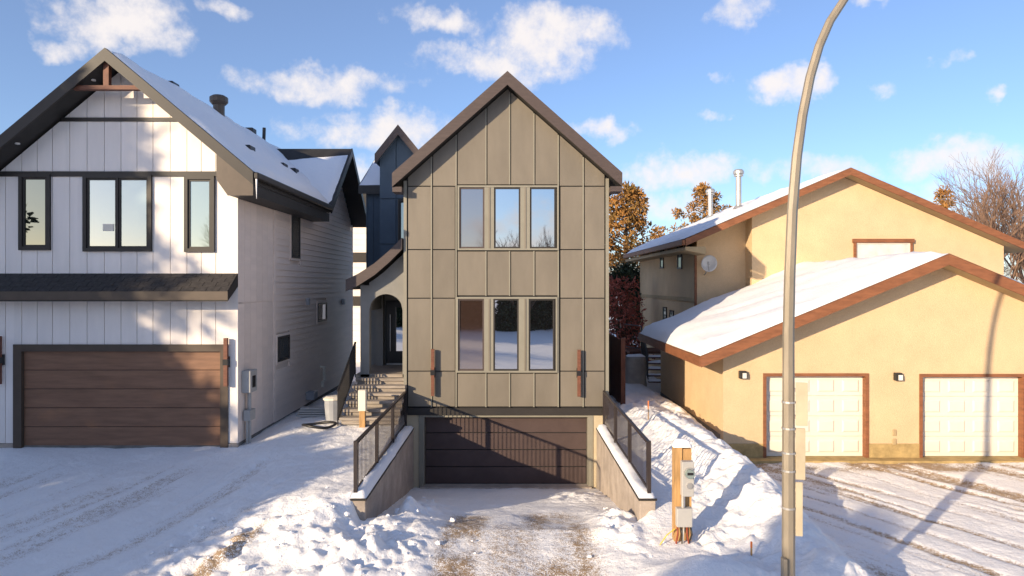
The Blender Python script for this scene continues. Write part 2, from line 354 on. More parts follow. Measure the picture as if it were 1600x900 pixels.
def tracks(X, Y):
    """packed, dirty wheel tracks: returns (dirt, depth)"""
    dirt = np.zeros_like(X); dep = np.zeros_like(X)
    def line(pts, w, s, d, wob=.12, sd=0):
        nonlocal dirt, dep
        pts = np.array(pts); yy = pts[:,1]; o = np.argsort(yy)
        cx = np.interp(Y, yy[o], pts[o,0]); sl = np.gradient(cx, axis=0) if False else 0
        cx = cx + (fbm(Y*.8+sd, X*0+sd, 2, 31+sd)-.4)*wob
        k = np.exp(-((X-cx)/w)**4)*ss(yy.min()-.2, yy.min()+.5, Y)*(1-ss(yy.max()-.6, yy.max()+.2, Y))
        k2 = k*np.clip(fbm(X*1.1+sd, Y*.6, 3, 51+sd)*3.4-.15, 0, 1)
        dirt = np.maximum(dirt, k2*s); dep = dep - k*d
    # sunken drive
    line([(-.85,9),(-.85,12.6),(-.75,14.2)], .45, .80, .03, sd=1); line([(.85,9),(.85,13),(.9,14.5)], .70, .80, .03, sd=2)
    line([(0,9),(.05,13.2)], .6, .55, .01, sd=7)
    # left drive: tracks running up to the left
    for i, (a, b, s) in enumerate([((-8.6,10.6),(-6.9,14.4),.35),((-7.4,10.2),(-5.3,14.2),.45),((-6.3,10.2),(-4.5,13.2),.38),((-9.3,12),(-7.9,14.6),.4),((-5.2,9.6),(-4.3,12.2),.8)]):
        line([a, b], .22, s, .025, sd=10+i)
    s = X - (Y-13)*.47 + .035*(Y-13)**2
    st = fbm(s*2.6, Y*.15, 4, 177); m = (1-ss(-4.6,-3.6,X))*ss(9.2,10.2,Y)*(1-ss(14.6,16.0,Y))
    dirt = np.maximum(dirt, m*np.clip((st-.52)*4,0,.45)); dep = dep - m*np.clip((st-.42),0,.3)*.30
    # right drive: long streaks
    s = (X - (Y-17)*-.62)
    st = fbm(s*3.1, Y*.18, 4, 77); m = ss(5.3,6.4,X)*ss(9.2,10.2,Y)*(1-ss(17.2,17.8,Y))
    dirt = np.maximum(dirt, m*np.clip((st-.42)*4.5,0,.8)); dep = dep - m*np.clip((st-.42),0,.3)*.17
    dirt = np.maximum(dirt, ss(5.8,6.4,X)*ss(16.2,17.0,Y)*(1-ss(18,18.2,Y))*np.clip(fbm(X*1.0,Y*1.6,3,90)*3-.6,0,1)*.95)
    return dirt, dep
GZ = ground_h(GX, GY); DI, DE = tracks(GX, GY); GZ = GZ + DE
ny, nx = GX.shape
verts = np.stack([GX.ravel(), GY.ravel(), GZ.ravel()], 1)
ii = np.arange(ny*nx).reshape(ny, nx)
faces = np.stack([ii[:-1,:-1].ravel(), ii[:-1,1:].ravel(), ii[1:,1:].ravel(), ii[1:,:-1].ravel()], 1)
me = bpy.data.meshes.new('ground'); me.vertices.add(len(verts)); me.vertices.foreach_set('co', verts.ravel())
me.loops.add(faces.size); me.polygons.add(len(faces)); me.loops.foreach_set('vertex_index', faces.ravel())
me.polygons.foreach_set('loop_start', np.arange(0, faces.size, 4)); me.polygons.foreach_set('loop_total', np.full(len(faces), 4))
me.polygons.foreach_set('use_smooth', np.ones(len(faces), bool)); me.update(calc_edges=True)
att = me.attributes.new('dirt', 'FLOAT', 'POINT'); att.data.foreach_set('value', DI.ravel().astype(np.float32))
me.materials.append(MATS['snow_ground'])
ground = bpy.data.objects.new('ground', me); COL.objects.link(ground); ground['kind'] = 'structure'
def gz(x, y):
    X = np.array([[float(x)]]); Y = np.array([[float(y)]]); return float(ground_h(X, Y)[0,0])

# loose snow clods
mb = MB()
def clod(x, y, r):
    z = gz(x, y); n = 6; o = len(mb.v); ph = random.random()*6
    for lvl, (k, h) in enumerate(((1, -.3), (.95, .25), (.55, .6))):
        for i in range(n):
            t = ph + 2*math.pi*i/n; q = r*k*random.uniform(.65, 1.2); mb.v.append((x+q*math.cos(t), y+q*math.sin(t)*.9, z + r*h*random.uniform(.7, 1.2)))
    mb.v.append((x+r*random.uniform(-.3, .3), y, z+r*.62))
    for l in range(2):
        for i in range(n): mb.f.append((o+l*n+i, o+l*n+(i+1)%n, o+(l+1)*n+(i+1)%n, o+(l+1)*n+i))
    for i in range(n): mb.f.append((o+2*n+i, o+2*n+(i+1)%n, o+3*n))
for k in range(170):
    c = random.random()
    if c < .5: x, y = random.gauss(-2.6, .8), random.gauss(11.4, .9)
    elif c < .68: x, y = random.gauss(1.95, .3), random.gauss(12.8, 1.1)
    elif c < .85: x, y = random.gauss(-2.0, .3), random.gauss(14.4, 1.5)
    else: x, y = random.uniform(-6, -3), random.uniform(10.6, 12.4)
    if abs(x) > 2.3 and 12.4 < y < 19 and abs(x) < 3.2: continue
    clod(x, y, min(.2, abs(random.gauss(.0, .028)) + .012))
tag(mb.build('snow_clods', 'snow', None), 'scattered broken clods of snow beside the sunken driveway', 'snow', kind='stuff')

# ------------------------------------------------------------------ facade helpers
def strip_pieces(x0, x1, zlo, top, rects, cuts=()):
    """vertical strip minus openings -> polygons in (x, z); top(x) is the upper edge"""
    br = sorted({x0, x1} | {c for r in rects for c in r[:2] if x0 < c < x1} | {c for c in cuts if x0 < c < x1}); out = []
    for a, b in zip(br, br[1:]):
        m = (a+b)/2; iv = [(zlo, None)]; rs = sorted([r for r in rects if r[0] <= m <= r[1]], key=lambda r: r[2]); lo = zlo
        for r in rs:
            t = min(top(a), top(b))
            if r[2] >= t: continue
            if r[2] > lo + .01: out.append([(a, lo), (b, lo), (b, r[2]), (a, r[2])])
            lo = max(lo, r[3])
        ta, tb = top(a), top(b)
        if max(ta, tb) > lo + .02:
            if ta <= lo: a2 = a + (b-a)*(lo-ta)/(tb-ta); out.append([(a2, lo), (b, lo), (b, tb)])
            elif tb <= lo: b2 = a + (b-a)*(ta-lo)/(ta-tb); out.append([(a, lo), (b2, lo), (a, ta)])
            else: out.append([(a, lo), (b, lo), (b, tb), (a, ta)])
    return out
def boards(name, m, parent, joints, zlo, top, rects, y0, y1, gap=.014, cuts=()):
    for a, b in zip(joints, joints[1:]):
        for poly in strip_pieces(a+gap/2, b-gap/2, zlo, top, rects, cuts): MB().prism_y(poly, y0, y1).build(name, m, parent)
def ring(mb, x0, x1, z0, z1, w, y0, y1):
    mb.box(x0, x1, y0, y1, z1-w, z1); mb.box(x0, x1, y0, y1, z0, z0+w); mb.box(x0, x0+w, y0, y1, z0+w, z1-w); mb.box(x1-w, x1, y0, y1, z0+w, z1-w); return mb
def window(parent, x0, x1, z0, z1, y, fw, fm, panes, depth=.07):
    """panes: list of (xa, xb, glass, inner frame material)"""
    f = ring(MB(), x0, x1, z0, z1, fw, y-.03, y+depth); w = f.build('window', fm, parent)
    for xa, xb, g, im in panes:
        ring(MB(), xa, xb, z0+fw, z1-fw, .045, y+.005, y+.06).build('sash', im, w)
        B('pane', g, w, xa+.045, xb-.045, y+.03, y+.045, z0+fw+.045, z1-fw-.045)
    for (_, a, *_r), (b, *_q) in zip(panes, panes[1:]):
        if b - a > .01: B('mullion', fm, w, a, b, y-.02, y+depth-.005, z0+fw, z1-fw)
    return w
def window_side(parent, y0, y1, z0, z1, x, fm, g, fw=.06, s=1):
    mb = MB(); a, b = sorted((x-.02*s, x+.035*s))
    mb.box(a,b,y0,y1,z1-fw,z1); mb.box(a,b,y0,y1,z0,z0+fw); mb.box(a,b,y0,y0+fw,z0+fw,z1-fw); mb.box(a,b,y1-fw,y1,z0+fw,z1-fw)
    w = mb.build('window', fm, parent); a, b = sorted((x-.01*s, x+.012*s)); B('pane', g, w, a, b, y0+fw, y1-fw, z0+fw, z1-fw)
def sconce(parent, x, z, y, h=.64):
    w = B('wall_lamp', 'black_metal', parent, x-.06, x+.06, y-.07, y, z-.13, z+.13, bevel=.006)
    B('bar', 'timber', w, x-.045, x+.045, y-.15, y-.071, z-h, z+h, bevel=.004); B('clasp', 'black_metal', w, x-.06, x+.06, y-.16, y-.072, z-.07, z+.07)
def gable_fascia(name, m, parent, xa, za, xb, zb, xc, zc, th, y0, y1):
    """xa,za left foot; xb,zb apex; xc,zc right foot (outer line); th is vertical height of the board"""
    a = MB().prism_y([(xa, za), (xb, zb), (xb, zb-th), (xa, za-th)], y0, y1).build(name, m, parent)
    b = MB().prism_y([(xb, zb), (xc, zc), (xc, zc-th), (xb, zb-th)], y0, y1).build(name, m, parent)

# ================================================================== CENTRE HOUSE
D = 18.8; s_ = F / D
def X(px): return (px - CX)/s_
def Z(py): return CH - (py - CY)/s_
H = thing('grey_house', 'tall narrow house with taupe panel front above a sunken garage', 'house', (0, D, -.6))
xl, xr = X(632), X(950); z0 = Z(637); ax = X(793); y_p = D
slope = .885; zap = 10.76
def under(x): return zap - .37 - abs(x-ax)*slope            # underside of the roof at the wall
body = MB().prism_y([(xl+.02, -1), (xr-.02, -1), (xr-.02, under(xr)), (ax, under(ax)), (xl+.02, under(xl))], D+.30, 30.5).build('wall', 'taupe', H)
back = MB().prism_y([(xl+.01, z0), (xr-.01, z0), (xr-.01, under(xr)), (ax, under(ax)), (xl+.01, under(xl))], D+.05, D+.31).build('front_wall', 'reveal', H)
g = .03
vx = [X(p) for p in (636, 675, 713.5, 760, 797, 835, 873, 912, 946)]
wu = (X(715), X(873), Z(391), Z(290)); wd = (X(713), X(871), Z(582), Z(464))
# side columns
rowz = [z0+.02, Z(580), Z(466), Z(390), Z(291)]
def panel(a, b, lo, hi):
    MB().box(a+g, b-g, D, D+.05, lo+g/2, hi-g/2).build('panel', 'taupe', back)
for a, b in ((vx[0], vx[1]), (vx[1], vx[2]-.02), (vx[6]+.02, vx[7]), (vx[7], vx[8])):
    for lo, hi in zip(rowz, rowz[1:]): panel(a, b, lo, hi)
for a, b in zip(vx[2:6], vx[3:7]):
    panel(a, b, z0+.02, wd[2]-.02); panel(a, b, wd[3]+.03, wu[2]-.02)
for a, b in zip(vx, vx[1:]):
    lo = Z(291) if (b <= vx[2]+.01 or a >= vx[6]-.01) else wu[3]+.02
    for poly in strip_pieces(a+g, b-g, lo+g/2, lambda x: under(x)-.005, [], (ax,)): MB().prism_y(poly, D, D+.05).build('panel', 'taupe', back)
# raised metal joint strips
for i, x in enumerate(vx):
    if i in (0, 8): continue
    segs = [(z0+.02, under(x)-.02)] if i in (1, 7) else [(z0+.02, wd[2]-.02), (wd[3]+.03, wu[2]-.02), (wu[3]+.03, under(x)-.02)]
    if i in (2, 6): segs = [(z0+.02, under(x)-.02)]
    for lo, hi in segs: B('joint_strip', 'taupe_trim', back, x-.032, x+.004, D-.022, D+.05, lo, hi)
B('corner_trim', 'taupe_trim', H, xl-.02, vx[0]-.005, D-.03, D+.32, z0, under(xl)-.02); B('corner_trim', 'taupe_trim', H, vx[8]+.005, xr+.02, D-.03, D+.32, z0, under(xr)-.02)
for wz, yy, py0, py1, ps in ((wu, 0, 391, 290, ((718,757),(772,813),(828,868.5))), (wd, 1, 582, 464, ((716,756.5),(771,810.5),(826,866.5)))):
    window(H, wz[0], wz[1], wz[2], wz[3], D-.02, .05, 'taupe_trim',
           [(X(a), X(b), 'glass_screen' if i == 0 else 'glass_clear', 'fascia_brown' if i == 0 else 'dark_trim') for i, (a, b) in enumerate(ps)], depth=.12)
# narrow trims in the mullions
for a, b in ((763.5, 766), (819.5, 822)):
    for wz in (wu, wd): B('trim_strip', 'taupe', H, X(a), X(b), D-.055, D-.03, wz[2]+.05, wz[3]-.05)
sconce(H, X(677), Z(581), D-.022); sconce(H, X(904), Z(582), D-.022)
# ledge, garage storey
B('ledge', 'dark_trim', H, xl-.03, xr+.03, D-.07, D+.3, Z(648), z0)
gl, gr, gt, gb = X(663), X(918), Z(650), -0.529
B('header', 'cream', H, xl, xr, D-.01, D+.3, gt+.06, Z(648)) if gt+.06 < Z(648)-.005 else None
B('garage_wall', 'cream', H, xl, gl-.15, D, D+.3, -1.0, Z(648)-.003); B('garage_wall', 'cream', H, gr+.15, xr, D, D+.3, -1.0, Z(648)-.003)
B('door_trim', 'taupe_trim', H, gl-.15, gl, D-.02, D+.3, -1.0, Z(648)-.003); B('door_trim', 'taupe_trim', H, gr, gr+.15, D-.02, D+.3, -1.0, Z(648)-.003)
B('door_trim', 'taupe_trim', H, gl, gr, D-.015, D+.3, gt-.03, Z(648)-.003)
gd = B('garage_door', 'reveal', H, gl, gr, D+.24, D+.30, gb-.1, gt-.03)
hs = (gt-.03-gb)/4
for k in range(4): MB().box(gl+.005, gr-.005, D+.19, D+.24, gb+k*hs+.012, gb+(k+1)*hs-.012).build('door_section', 'dark_door', gd, bevel=.008)
B('door_sill', 'concrete', H, gl-.1, gr+.1, D-.15, D+.2, -1.1, gb-.005)
# roof
xe0, xe1 = -3.179, 3.023; za0 = zap - (ax-xe0)*slope; za1 = zap - (xe1-ax)*slope
gable_fascia('rake_board', 'fascia_brown', H, xe0, za0, ax, zap, xe1, za1, .37, D-.42, D-.36)
for xa, za, nm in ((xe0, za0, 0), (xe1, za1, 1)):
    r = MB().prism_y([(xa, za-.02), (ax, zap-.02), (ax, zap-.34), (xa, za-.34)], D-.36, 30.8).build('roof', 'soffit_dark', H)
    snow_sheet('roof_snow', r, (xa, D-.25, za+.0), (xa, 30.7, za+.0), (ax, 30.7, zap), (ax, D-.25, zap), .07, 24, 8, 3+nm) if nm == 0 else None
B('eave_end', 'fascia_brown', H, xe0, xl-.02, D-.37, D+.2, za0-.50, za0-.362); B('eave_end', 'fascia_brown', H, xr+.02, xe1, D-.37, D+.2, za1-.50, za1-.362)
# side bay behind, blue of the shade put into its cladding colour
yb = 23.0; sb = F/yb
def Xb(p): return (p-CX)/sb
def Zb(p): return CH-(p-CY)/sb
bx0, bx1 = Xb(593), xl+.1; bap = (Xb(624), Zb(199)); bsl = .88
def bun(x): return bap[1]-.3-abs(x-bap[0])*bsl
bay = MB().prism_y([(bx0, 0), (bx1, 0), (bx1, bun(bx1)), (bap[0], bun(bap[0])), (bx0, bun(bx0))], yb+.05, 28.5).build('side_bay', 'shaded_slate', H)
for a, b in ((Xb(593), Xb(619)), (Xb(619), Xb(648)), (Xb(648), bx1)):
    for lo, hi in ((Zb(560), Zb(382)), (Zb(381), Zb(311))):
        MB().box(a+.012, b-.012, yb, yb+.05, lo+.01, hi-.01).build('panel', 'shaded_slate', bay)
    for poly in strip_pieces(a+.012, b-.012, Zb(310), bun, [], (bap[0],)): MB().prism_y(poly, yb, yb+.05).build('panel', 'shaded_slate', bay)
window(H, Xb(622), Xb(648), Zb(380), Zb(312), yb-.06, .06, 'dark_trim', [(Xb(622)+.06, Xb(648)-.06, 'glass_pale', 'dark_trim')])
gable_fascia('rake_board', 'fascia_brown', H, Xb(588), Zb(243), bap[0], bap[1]+.03, Xb(661), Zb(243), .33, yb-.3, yb-.24)
for s, xx in ((-1, Xb(588)), (1, Xb(661))):
    MB().prism_y([(xx, Zb(243)-.03), (bap[0], bap[1]), (bap[0], bap[1]-.25), (xx, Zb(243)-.28)], yb-.24, 28.5).build('roof', 'shaded_slate', H)
# lower rear wing with a snowy roof
B('rear_wing', 'shaded_slate', H, Xb(566)-.1, bx0+.02, 24.1, 28.5, 0, 8.22)
for px in (574, 583): B('joint_strip', 'shaded_slate', H, (px-CX)/F*24.1-.03, (px-CX)/F*24.1+.01, 24.07, 24.1, 1, 8.1)
rw = MB().prism_x([(23.85, 8.18), (23.85, 8.46), (27.2, 10.15), (27.2, 9.87)], -5.3, bx0+.01).build('roof', 'dark_trim', H)
snow_sheet('roof_snow', rw, (-5.27, 23.9, 8.48), (bx0, 23.9, 8.48), (bx0, 27.1, 10.11), (-5.27, 27.1, 10.11), .13, 10, 12, 8)

# porch
yp = 19.123; sp = F/yp
def Xp(p): return (p-CX)/sp
def Zp(p): return CH-(p-CY)/sp
pts = [(Xp(577), Zp(605)), (Xp(563), Zp(605)), (Xp(563), Zp(447))] + [(Xp(x), Zp(y)) for x, y in ((580,440),(600,425),(618,408),(631,396))] + [(Xp(631), Zp(590)), (Xp(629), Zp(590)), (Xp(629), Zp(485))]
cx_, cr = (Xp(577)+Xp(629))/2, (Xp(629)-Xp(577))/2
for k in range(0, 11): t = math.pi*k/10; pts.append((cx_+cr*math.cos(t), Zp(485)+cr*.98*math.sin(t)))
porch = MB(); n = len(pts)
# split the arch wall in convex-ish slices so that it fills cleanly
def porch_top(x):
    q = [(Xp(563), Zp(447)), (Xp(580), Zp(440)), (Xp(600), Zp(425)), (Xp(618), Zp(408)), (Xp(631), Zp(396))]
    return float(np.interp(x, [a for a, b in q], [b for a, b in q]))
def arch(x): d = (x-cx_)/cr; return Zp(485)+cr*.98*math.sqrt(max(0, 1-d*d))
sl_ = [Xp(577)+(Xp(629)-Xp(577))*k/24 for k in range(25)]
for a, b in zip(sl_, sl_[1:]): porch.prism_y([(a, arch(a)), (b, arch(b)), (b, porch_top(b)), (a, porch_top(a))], yp, yp+.25)
porch.box(Xp(563), Xp(577), yp, yp+.25, 1.2, porch_top(Xp(563))+.02); porch.box(Xp(629), Xp(631.5), yp, yp+.25, 1.2, porch_top(Xp(630)))
po = porch.build('porch_wall', 'porch_grey', H)
B('porch_side', 'porch_grey', H, Xp(563)+.02, Xp(563)+.2, yp+.25, 22.9, 4.263, 4.862); 
B('porch_back_wall', 'porch_grey', H, Xp(563)-.2, xl+.02, 21.473, 21.657, 1, 5.553)
B('porch_column', 'porch_grey', H, Xp(563)+.02, Xp(563)+.25, 21.196, 21.473, 1, 4.908)
B('porch_floor', 'step_wood', H, Xp(556), xl+.02, yp+.0, 21.565, 2.281, 2.493)
rp = [(Xp(546), Zp(455)), (Xp(565), Zp(446)), (Xp(590), Zp(430)), (Xp(612), Zp(411)), (Xp(632), Zp(391))]
rm = MB()
for (a, za), (b, zb) in zip(rp, rp[1:]): rm.prism_y([(a, za), (b, zb), (b, zb+.32), (a, za+.32)], yp-.45, yp-.38)
pf = rm.build('porch_fascia', 'fascia_brown', H)
rm = MB()
for (a, za), (b, zb) in zip(rp, rp[1:]): rm.prism_y([(a, za+.04), (b, zb+.04), (b, zb+.30), (a, za+.30)], yp-.38, 22.6)
pr = rm.build('porch_roof', 'soffit_dark', H)
for (a, za), (b, zb) in zip(rp, rp[1:]): snow_sheet('roof_snow', pr, (a, yp-.4, za+.31), (b, yp-.4, zb+.31), (b, 22.5, zb+.31), (a, 22.5, za+.31), .05, 6, 14, 5)
yd = 21.473; sd = F/yd
dr = B('front_door', 'black_metal', H, (603-CX)/sd, (634-CX)/sd, yd-.06, yd, 2.493, CH-(470-CY)/sd, bevel=.005)
B('pane', 'glass_clear', dr, (619-CX)/sd, (631-CX)/sd, yd-.075, yd-.06, 2.926, CH-(480-CY)/sd)
MB().tube([((611-CX)/sd, yd-.12, 2.926), ((611-CX)/sd, yd-.12, 4.078)], .02, 8).build('handle', 'steel', dr)
B('threshold', 'steel', dr, (605-CX)/sd, (632-CX)/sd, yd-.14, yd-.06, 2.5029999999999997, 2.5429999999999997)

# steps
ST = thing('front_steps', 'weathered wooden steps climbing to the arched porch', 'steps', (-3.6, 17.9, 1.3))
nst = 6; zt, zb = 2.42, 1.443
for k in range(nst):
    zz = zt - (zt-zb)*k/nst
    MB().box(-4.26 - .02*k, xl+.06, yp - .28*k - .31, yp - .28*k + .02, zz-.07, zz).build('tread', 'step_wood', ST, bevel=.008)
    B('riser', 'step_wood', ST, -4.22 - .02*k, xl+.05, yp - .28*k - .24, yp - .28*k - .20, zz-(zt-zb)/nst-.02, zz-.072)
RL = thing('stair_railing', 'black metal stair railing on the left of the porch steps', 'railing', (-4.4, 17.5, 1.4))
ra0, ra1 = (-4.405, 17.464), (-4.331, yp)
MB().tube([(*ra0, 2.281), (*ra1, 3.387)], .03, 6).build('handrail', 'black_metal', RL)
MB().tube([(*ra0, 1.544), (*ra1, 2.604)], .02, 6).build('bottom_rail', 'black_metal', RL)
for k in range(19):
    t = k/18; x = ra0[0]+(ra1[0]-ra0[0])*t; y = ra0[1]+(ra1[1]-ra0[1])*t
    B('baluster', 'black_metal', RL, x-.012, x+.012, y-.012, y+.012, 1.544+1.060*t - (.2 if k in (0, 18) else 0), 2.281+1.106*t)

# sunken-drive walls and railings
def retaining(x0, x1, label, ya=12.533):
    W = thing('retaining_wall', label, 'wall', ((x0+x1)/2, 16, -.6), 'retaining walls of the sunken driveway')
    MB().box(x0, x1, ya, D-.02, -1.2, 1.037).build('wall', 'concrete', W, bevel=.015)
    mbx = MB().box(x0-.02, x1+.02, ya-.02, D-.06, 1.039, 1.072); mbx.build('cap', 'dark_trim', W)
    snow_sheet('snow_cap', W, (x0-.01, ya, 1.072), (x1+.01, ya, 1.072), (x1+.01, D-.08, 1.072), (x0-.01, D-.08, 1.072), .13, 6, 60, 12, .05)
def railing(x, label, ya=12.644, yb_=18.662, m='rail_brown'):
    G = thing('driveway_railing', label, 'railing', (x, ya, 1.037), 'railings on the driveway walls')
    zt, zb = 2.079, 1.185
    B('top_rail', m, G, x-.03, x+.03, ya, yb_, zt-.03, zt+.02); B('bottom_rail', m, G, x-.018, x+.018, ya, yb_, zb, zb+.035)
    for k in range(4):
        y = ya+(yb_-ya)*k/3; MB().box(x-.035, x+.035, y-.035, y+.035, 1.037, zt+.03).build('post', m, G)
    nb = 50; me = None
    for k in range(1, nb):
        y = ya+(yb_-ya)*k/nb
        if me is None:
            o = MB().box(x-.0065, x+.0065, y-.0065, y+.0065, zb+.02, zt-.02).build('baluster', m, G); me = o; y0_ = y
        else:
            o = me.copy(); COL.objects.link(o); o.parent = G; o.location = (0, y-y0_, 0)
retaining(-2.949, -2.654, 'grey concrete wall on the left of the sunken driveway, snow on top')
retaining(2.378, 2.673, 'grey concrete wall on the right of the sunken driveway, snow on top')
railing(-2.857, 'brown metal picket railing on the wall left of the sunken driveway')
railing(2.571, 'dark metal picket railing on the wall right of the sunken driveway')

# ================================================================== LEFT HOUSE
D1 = 16.3; s1 = F/D1
def X1(p): return (p-CX)/s1
def Z1(p): return CH-(p-CY)/s1
LH = thing('white_house', 'white board-and-batten house with brown garage door and dark gable trim', 'house', (-9.3, D1, 1))
lx, rx, apx, aps, apz = -12.7, X1(372), -9.3, .835, 10.44
def lun(x): return apz-.33-abs(x-apx)*aps
gdr = (X1(22), X1(357), .3, Z1(538))
wmb = MB()
for poly in strip_pieces(lx, rx-.02, .4, lun, [gdr], (apx,)): wmb.prism_y(poly, D1+.05, D1+.3)
wall = wmb.build('front_wall', 'foundation', LH)
MB().prism_y([(lx, .4), (rx-.05, .4), (rx-.05, lun(rx)-.05), (apx, lun(apx)-.05), (lx, lun(lx)-.05)], D1+.3, 28.1).build('wall', 'white_siding', LH)
jx = [rx]; step = 26.2/s1
xj = X1(346.5)
jo = [rx]
for p in (337, 314.5, 292, 266, 239, 214, 189, 163, 136, 109, 82, 58, 34): jo.append(X1(p))
while jo[-1] > lx+.3: jo.append(jo[-1]-.39)
jo = sorted(jo); jo[0] = lx
wrects = [(X1(31), X1(80), Z1(391), Z1(272)), (X1(131), X1(238), Z1(393), Z1(273)), (X1(289), X1(336), Z1(394), Z1(275))]
z_b1, z_b2, z_p = (Z1(276), Z1(268)), (Z1(190), Z1(184)), Z1(428)
boards('board', 'white_board', wall, jo, z_b2[1], lambda x: lun(x)-.004, [], D1, D1+.05, cuts=(apx,))
boards('board', 'white_board', wall, jo, z_b1[1], lambda x: min(lun(x)-.004, z_b2[0]), [], D1, D1+.05, cuts=(apx, apx-(lun(apx)-z_b2[0])/aps, apx+(lun(apx)-z_b2[0])/aps))
boards('board', 'white_board', wall, jo, z_p-.3, lambda x: z_b1[0], wrects, D1, D1+.05)
gdr = (X1(22), X1(357), .4, Z1(538))
boards('board', 'white_board', wall, jo, 1.22, lambda x: z_p-.31, [gdr], D1, D1+.05)
hb = (lun(apx)-z_b2[1])/aps
B('band', 'dark_trim', LH, lx, rx, D1-.03, D1+.05, z_b1[0], z_b1[1]); B('band', 'dark_trim', LH, apx-hb-.05, apx+hb+.05, D1-.03, D1+.05, z_b2[0], z_b2[1])
fw = .085
window(LH, *wrects[0], D1-.03, fw, 'dark_trim', [(wrects[0][0]+fw, wrects[0][1]-fw, 'glass_dark', 'dark_trim')], .1)
m_ = X1(185); window(LH, *wrects[1], D1-.03, fw, 'dark_trim', [(wrects[1][0]+fw, m_-.02, 'glass_pale', 'dark_trim'), (m_+.02, wrects[1][1]-fw, 'glass_pale', 'dark_trim')], .1)
window(LH, *wrects[2], D1-.03, fw, 'dark_trim', [(wrects[2][0]+fw, wrects[2][1]-fw, 'glass_pale', 'dark_trim')], .1)
B('window_notice', 'white_paint', LH, X1(161), X1(178), D1-.012, D1-.004, Z1(361), Z1(350))
# garage
fz = 1.15
B('door_frame', 'bronze', LH, gdr[0], X1(35), D1-.04, D1+.3, .4, gdr[3]); B('door_frame', 'bronze', LH, X1(345), gdr[1], D1-.04, D1+.3, .4, gdr[3]); B('door_frame', 'bronze', LH, X1(35), X1(345), D1-.04, D1+.3, Z1(549), gdr[3])
gd = B('garage_door', 'reveal', LH, X1(35), X1(345), D1+.1, D1+.28, .9, Z1(549))
hs = (Z1(549)-fz)/5
for k in range(5): MB().box(X1(35)+.004, X1(345)-.004, D1+.05, D1+.1, fz+k*hs+.006, fz+(k+1)*hs-.006).build('door_section', 'brown_door', gd, bevel=.006)
B('plinth', 'concrete', LH, lx, gdr[0]-.003, D1-.02, D1+.05, .4, 1.21); B('plinth', 'concrete', LH, gdr[1]+.003, rx, D1-.02, D1+.05, .4, 1.21)
sconce(LH, X1(356), Z1(565), D1-.002, .57); sconce(LH, X1(4), Z1(562), D1-.002, .57)
# pent roof with shingle courses
yo = D1-.60; ztop = Z1(428); zbot = CH-(456-CY)*yo/F
prf = MB().prism_x([(D1-.003, ztop), (D1-.003, ztop-.3), (yo, zbot-.22), (yo, zbot)], lx, rx+.0).build('pent_roof', 'dark_trim', LH)
B('pent_fascia', 'bronze', LH, lx, rx+.01, yo-.03, yo-.002, zbot-.19, zbot+.01)
for r in range(4):
    t0, t1 = r/4, (r+1)/4 + .04
    x = lx + (.15 if r % 2 else 0); ya, yb2 = yo+(D1-yo)*t0, yo+(D1-yo)*min(1, t1); za, zb2 = zbot+(ztop-zbot)*t0, zbot+(ztop-zbot)*min(1, t1)
    while x < rx-.05:
        x2 = min(x+.30, rx); h = random.uniform(.018, .026)
        MB().prism_x([(ya, za+.003), (ya, za+h), (yb2-.004, zb2+.012), (yb2-.004, zb2+.003)], x+.006, x2-.006).build('shingle', 'shingle', prf); x += .30
# main roof
yf = D1-.60; ex = -5.90; ez = apz-(ex-apx)*aps; exl = -13.4; ezl = apz-(apx-exl)*aps
gable_fascia('rake_board', 'dark_trim', LH, exl, ezl, apx, apz, ex, ez, .30, yf-.04, yf+.02)
rf = MB().prism_y([(exl, ezl-.01), (apx, apz-.01), (apx, apz-.27), (exl, ezl-.27)], yf+.02, 28.4).build('roof', 'soffit_dark', LH)
rf2 = MB().prism_y([(ex, ez-.01), (apx, apz-.01), (apx, apz-.27), (ex, ez-.27)], yf+.02, 22.3).prism_y([(rx-.1, apz-(rx-.1-apx)*aps-.01), (apx, apz-.01), (apx, apz-.27), (rx-.1, apz-(rx-.1-apx)*aps-.27)], 22.3, 28.4).build('roof', 'soffit_dark', LH)
snow_sheet('roof_snow', rf2, (ex+.0, yf+.0, ez), (ex, 22.5, ez), (apx, 22.5, apz), (apx, yf, apz), .13, 30, 22, 2, .05)
snow_sheet('roof_snow', rf2, (rx-.2, 22.4, apz-(rx-.2-apx)*aps), (rx-.2, 28.3, apz-(rx-.2-apx)*aps), (apx, 28.3, apz), (apx, 22.4, apz), .13, 20, 14, 3, .0)
snow_sheet('roof_snow', rf, (exl, yf, ezl), (exl, 28.3, ezl), (apx, 28.3, apz), (apx, yf, apz), .12, 20, 14, 4, .05)
# boxed eave return at the corner, gutter and soffit
MB().prism_y([(rx+.01, ez-.55), (ex, ez-.55), (ex, ez-.29), (rx+.01, ez-.29+(ex-rx)*aps)], yf-.03, yf+.0).build('eave_return', 'bronze', LH)
MB().prism_y([(rx-.25, lun(rx)-.35), (rx+.01, ez-.55), (rx+.01, ez-.29+(ex-rx)*aps), (rx-.25, ez-.27+(ex-rx+.25)*aps)], yf-.025, yf+.0).build('eave_return', 'bronze', LH)
B('eave_box', 'soffit_dark', LH, rx+.01, ex-.002, yf+.0, 22.3, ez-.54, ez-.28)
MB().box(ex, ex+.12, yf-.02, 22.4, ez-.17, ez-.01).build('gutter', 'dark_trim', LH, bevel=.03)
# icicle
MB().tube([(ex+.06, yf+.02, ez-.1), (ex+.06, yf+.02, ez-.3), (ex+.065, yf+.02, ez-.62)], [.03, .018, .004], 6).build('icicle', 'snow', LH)
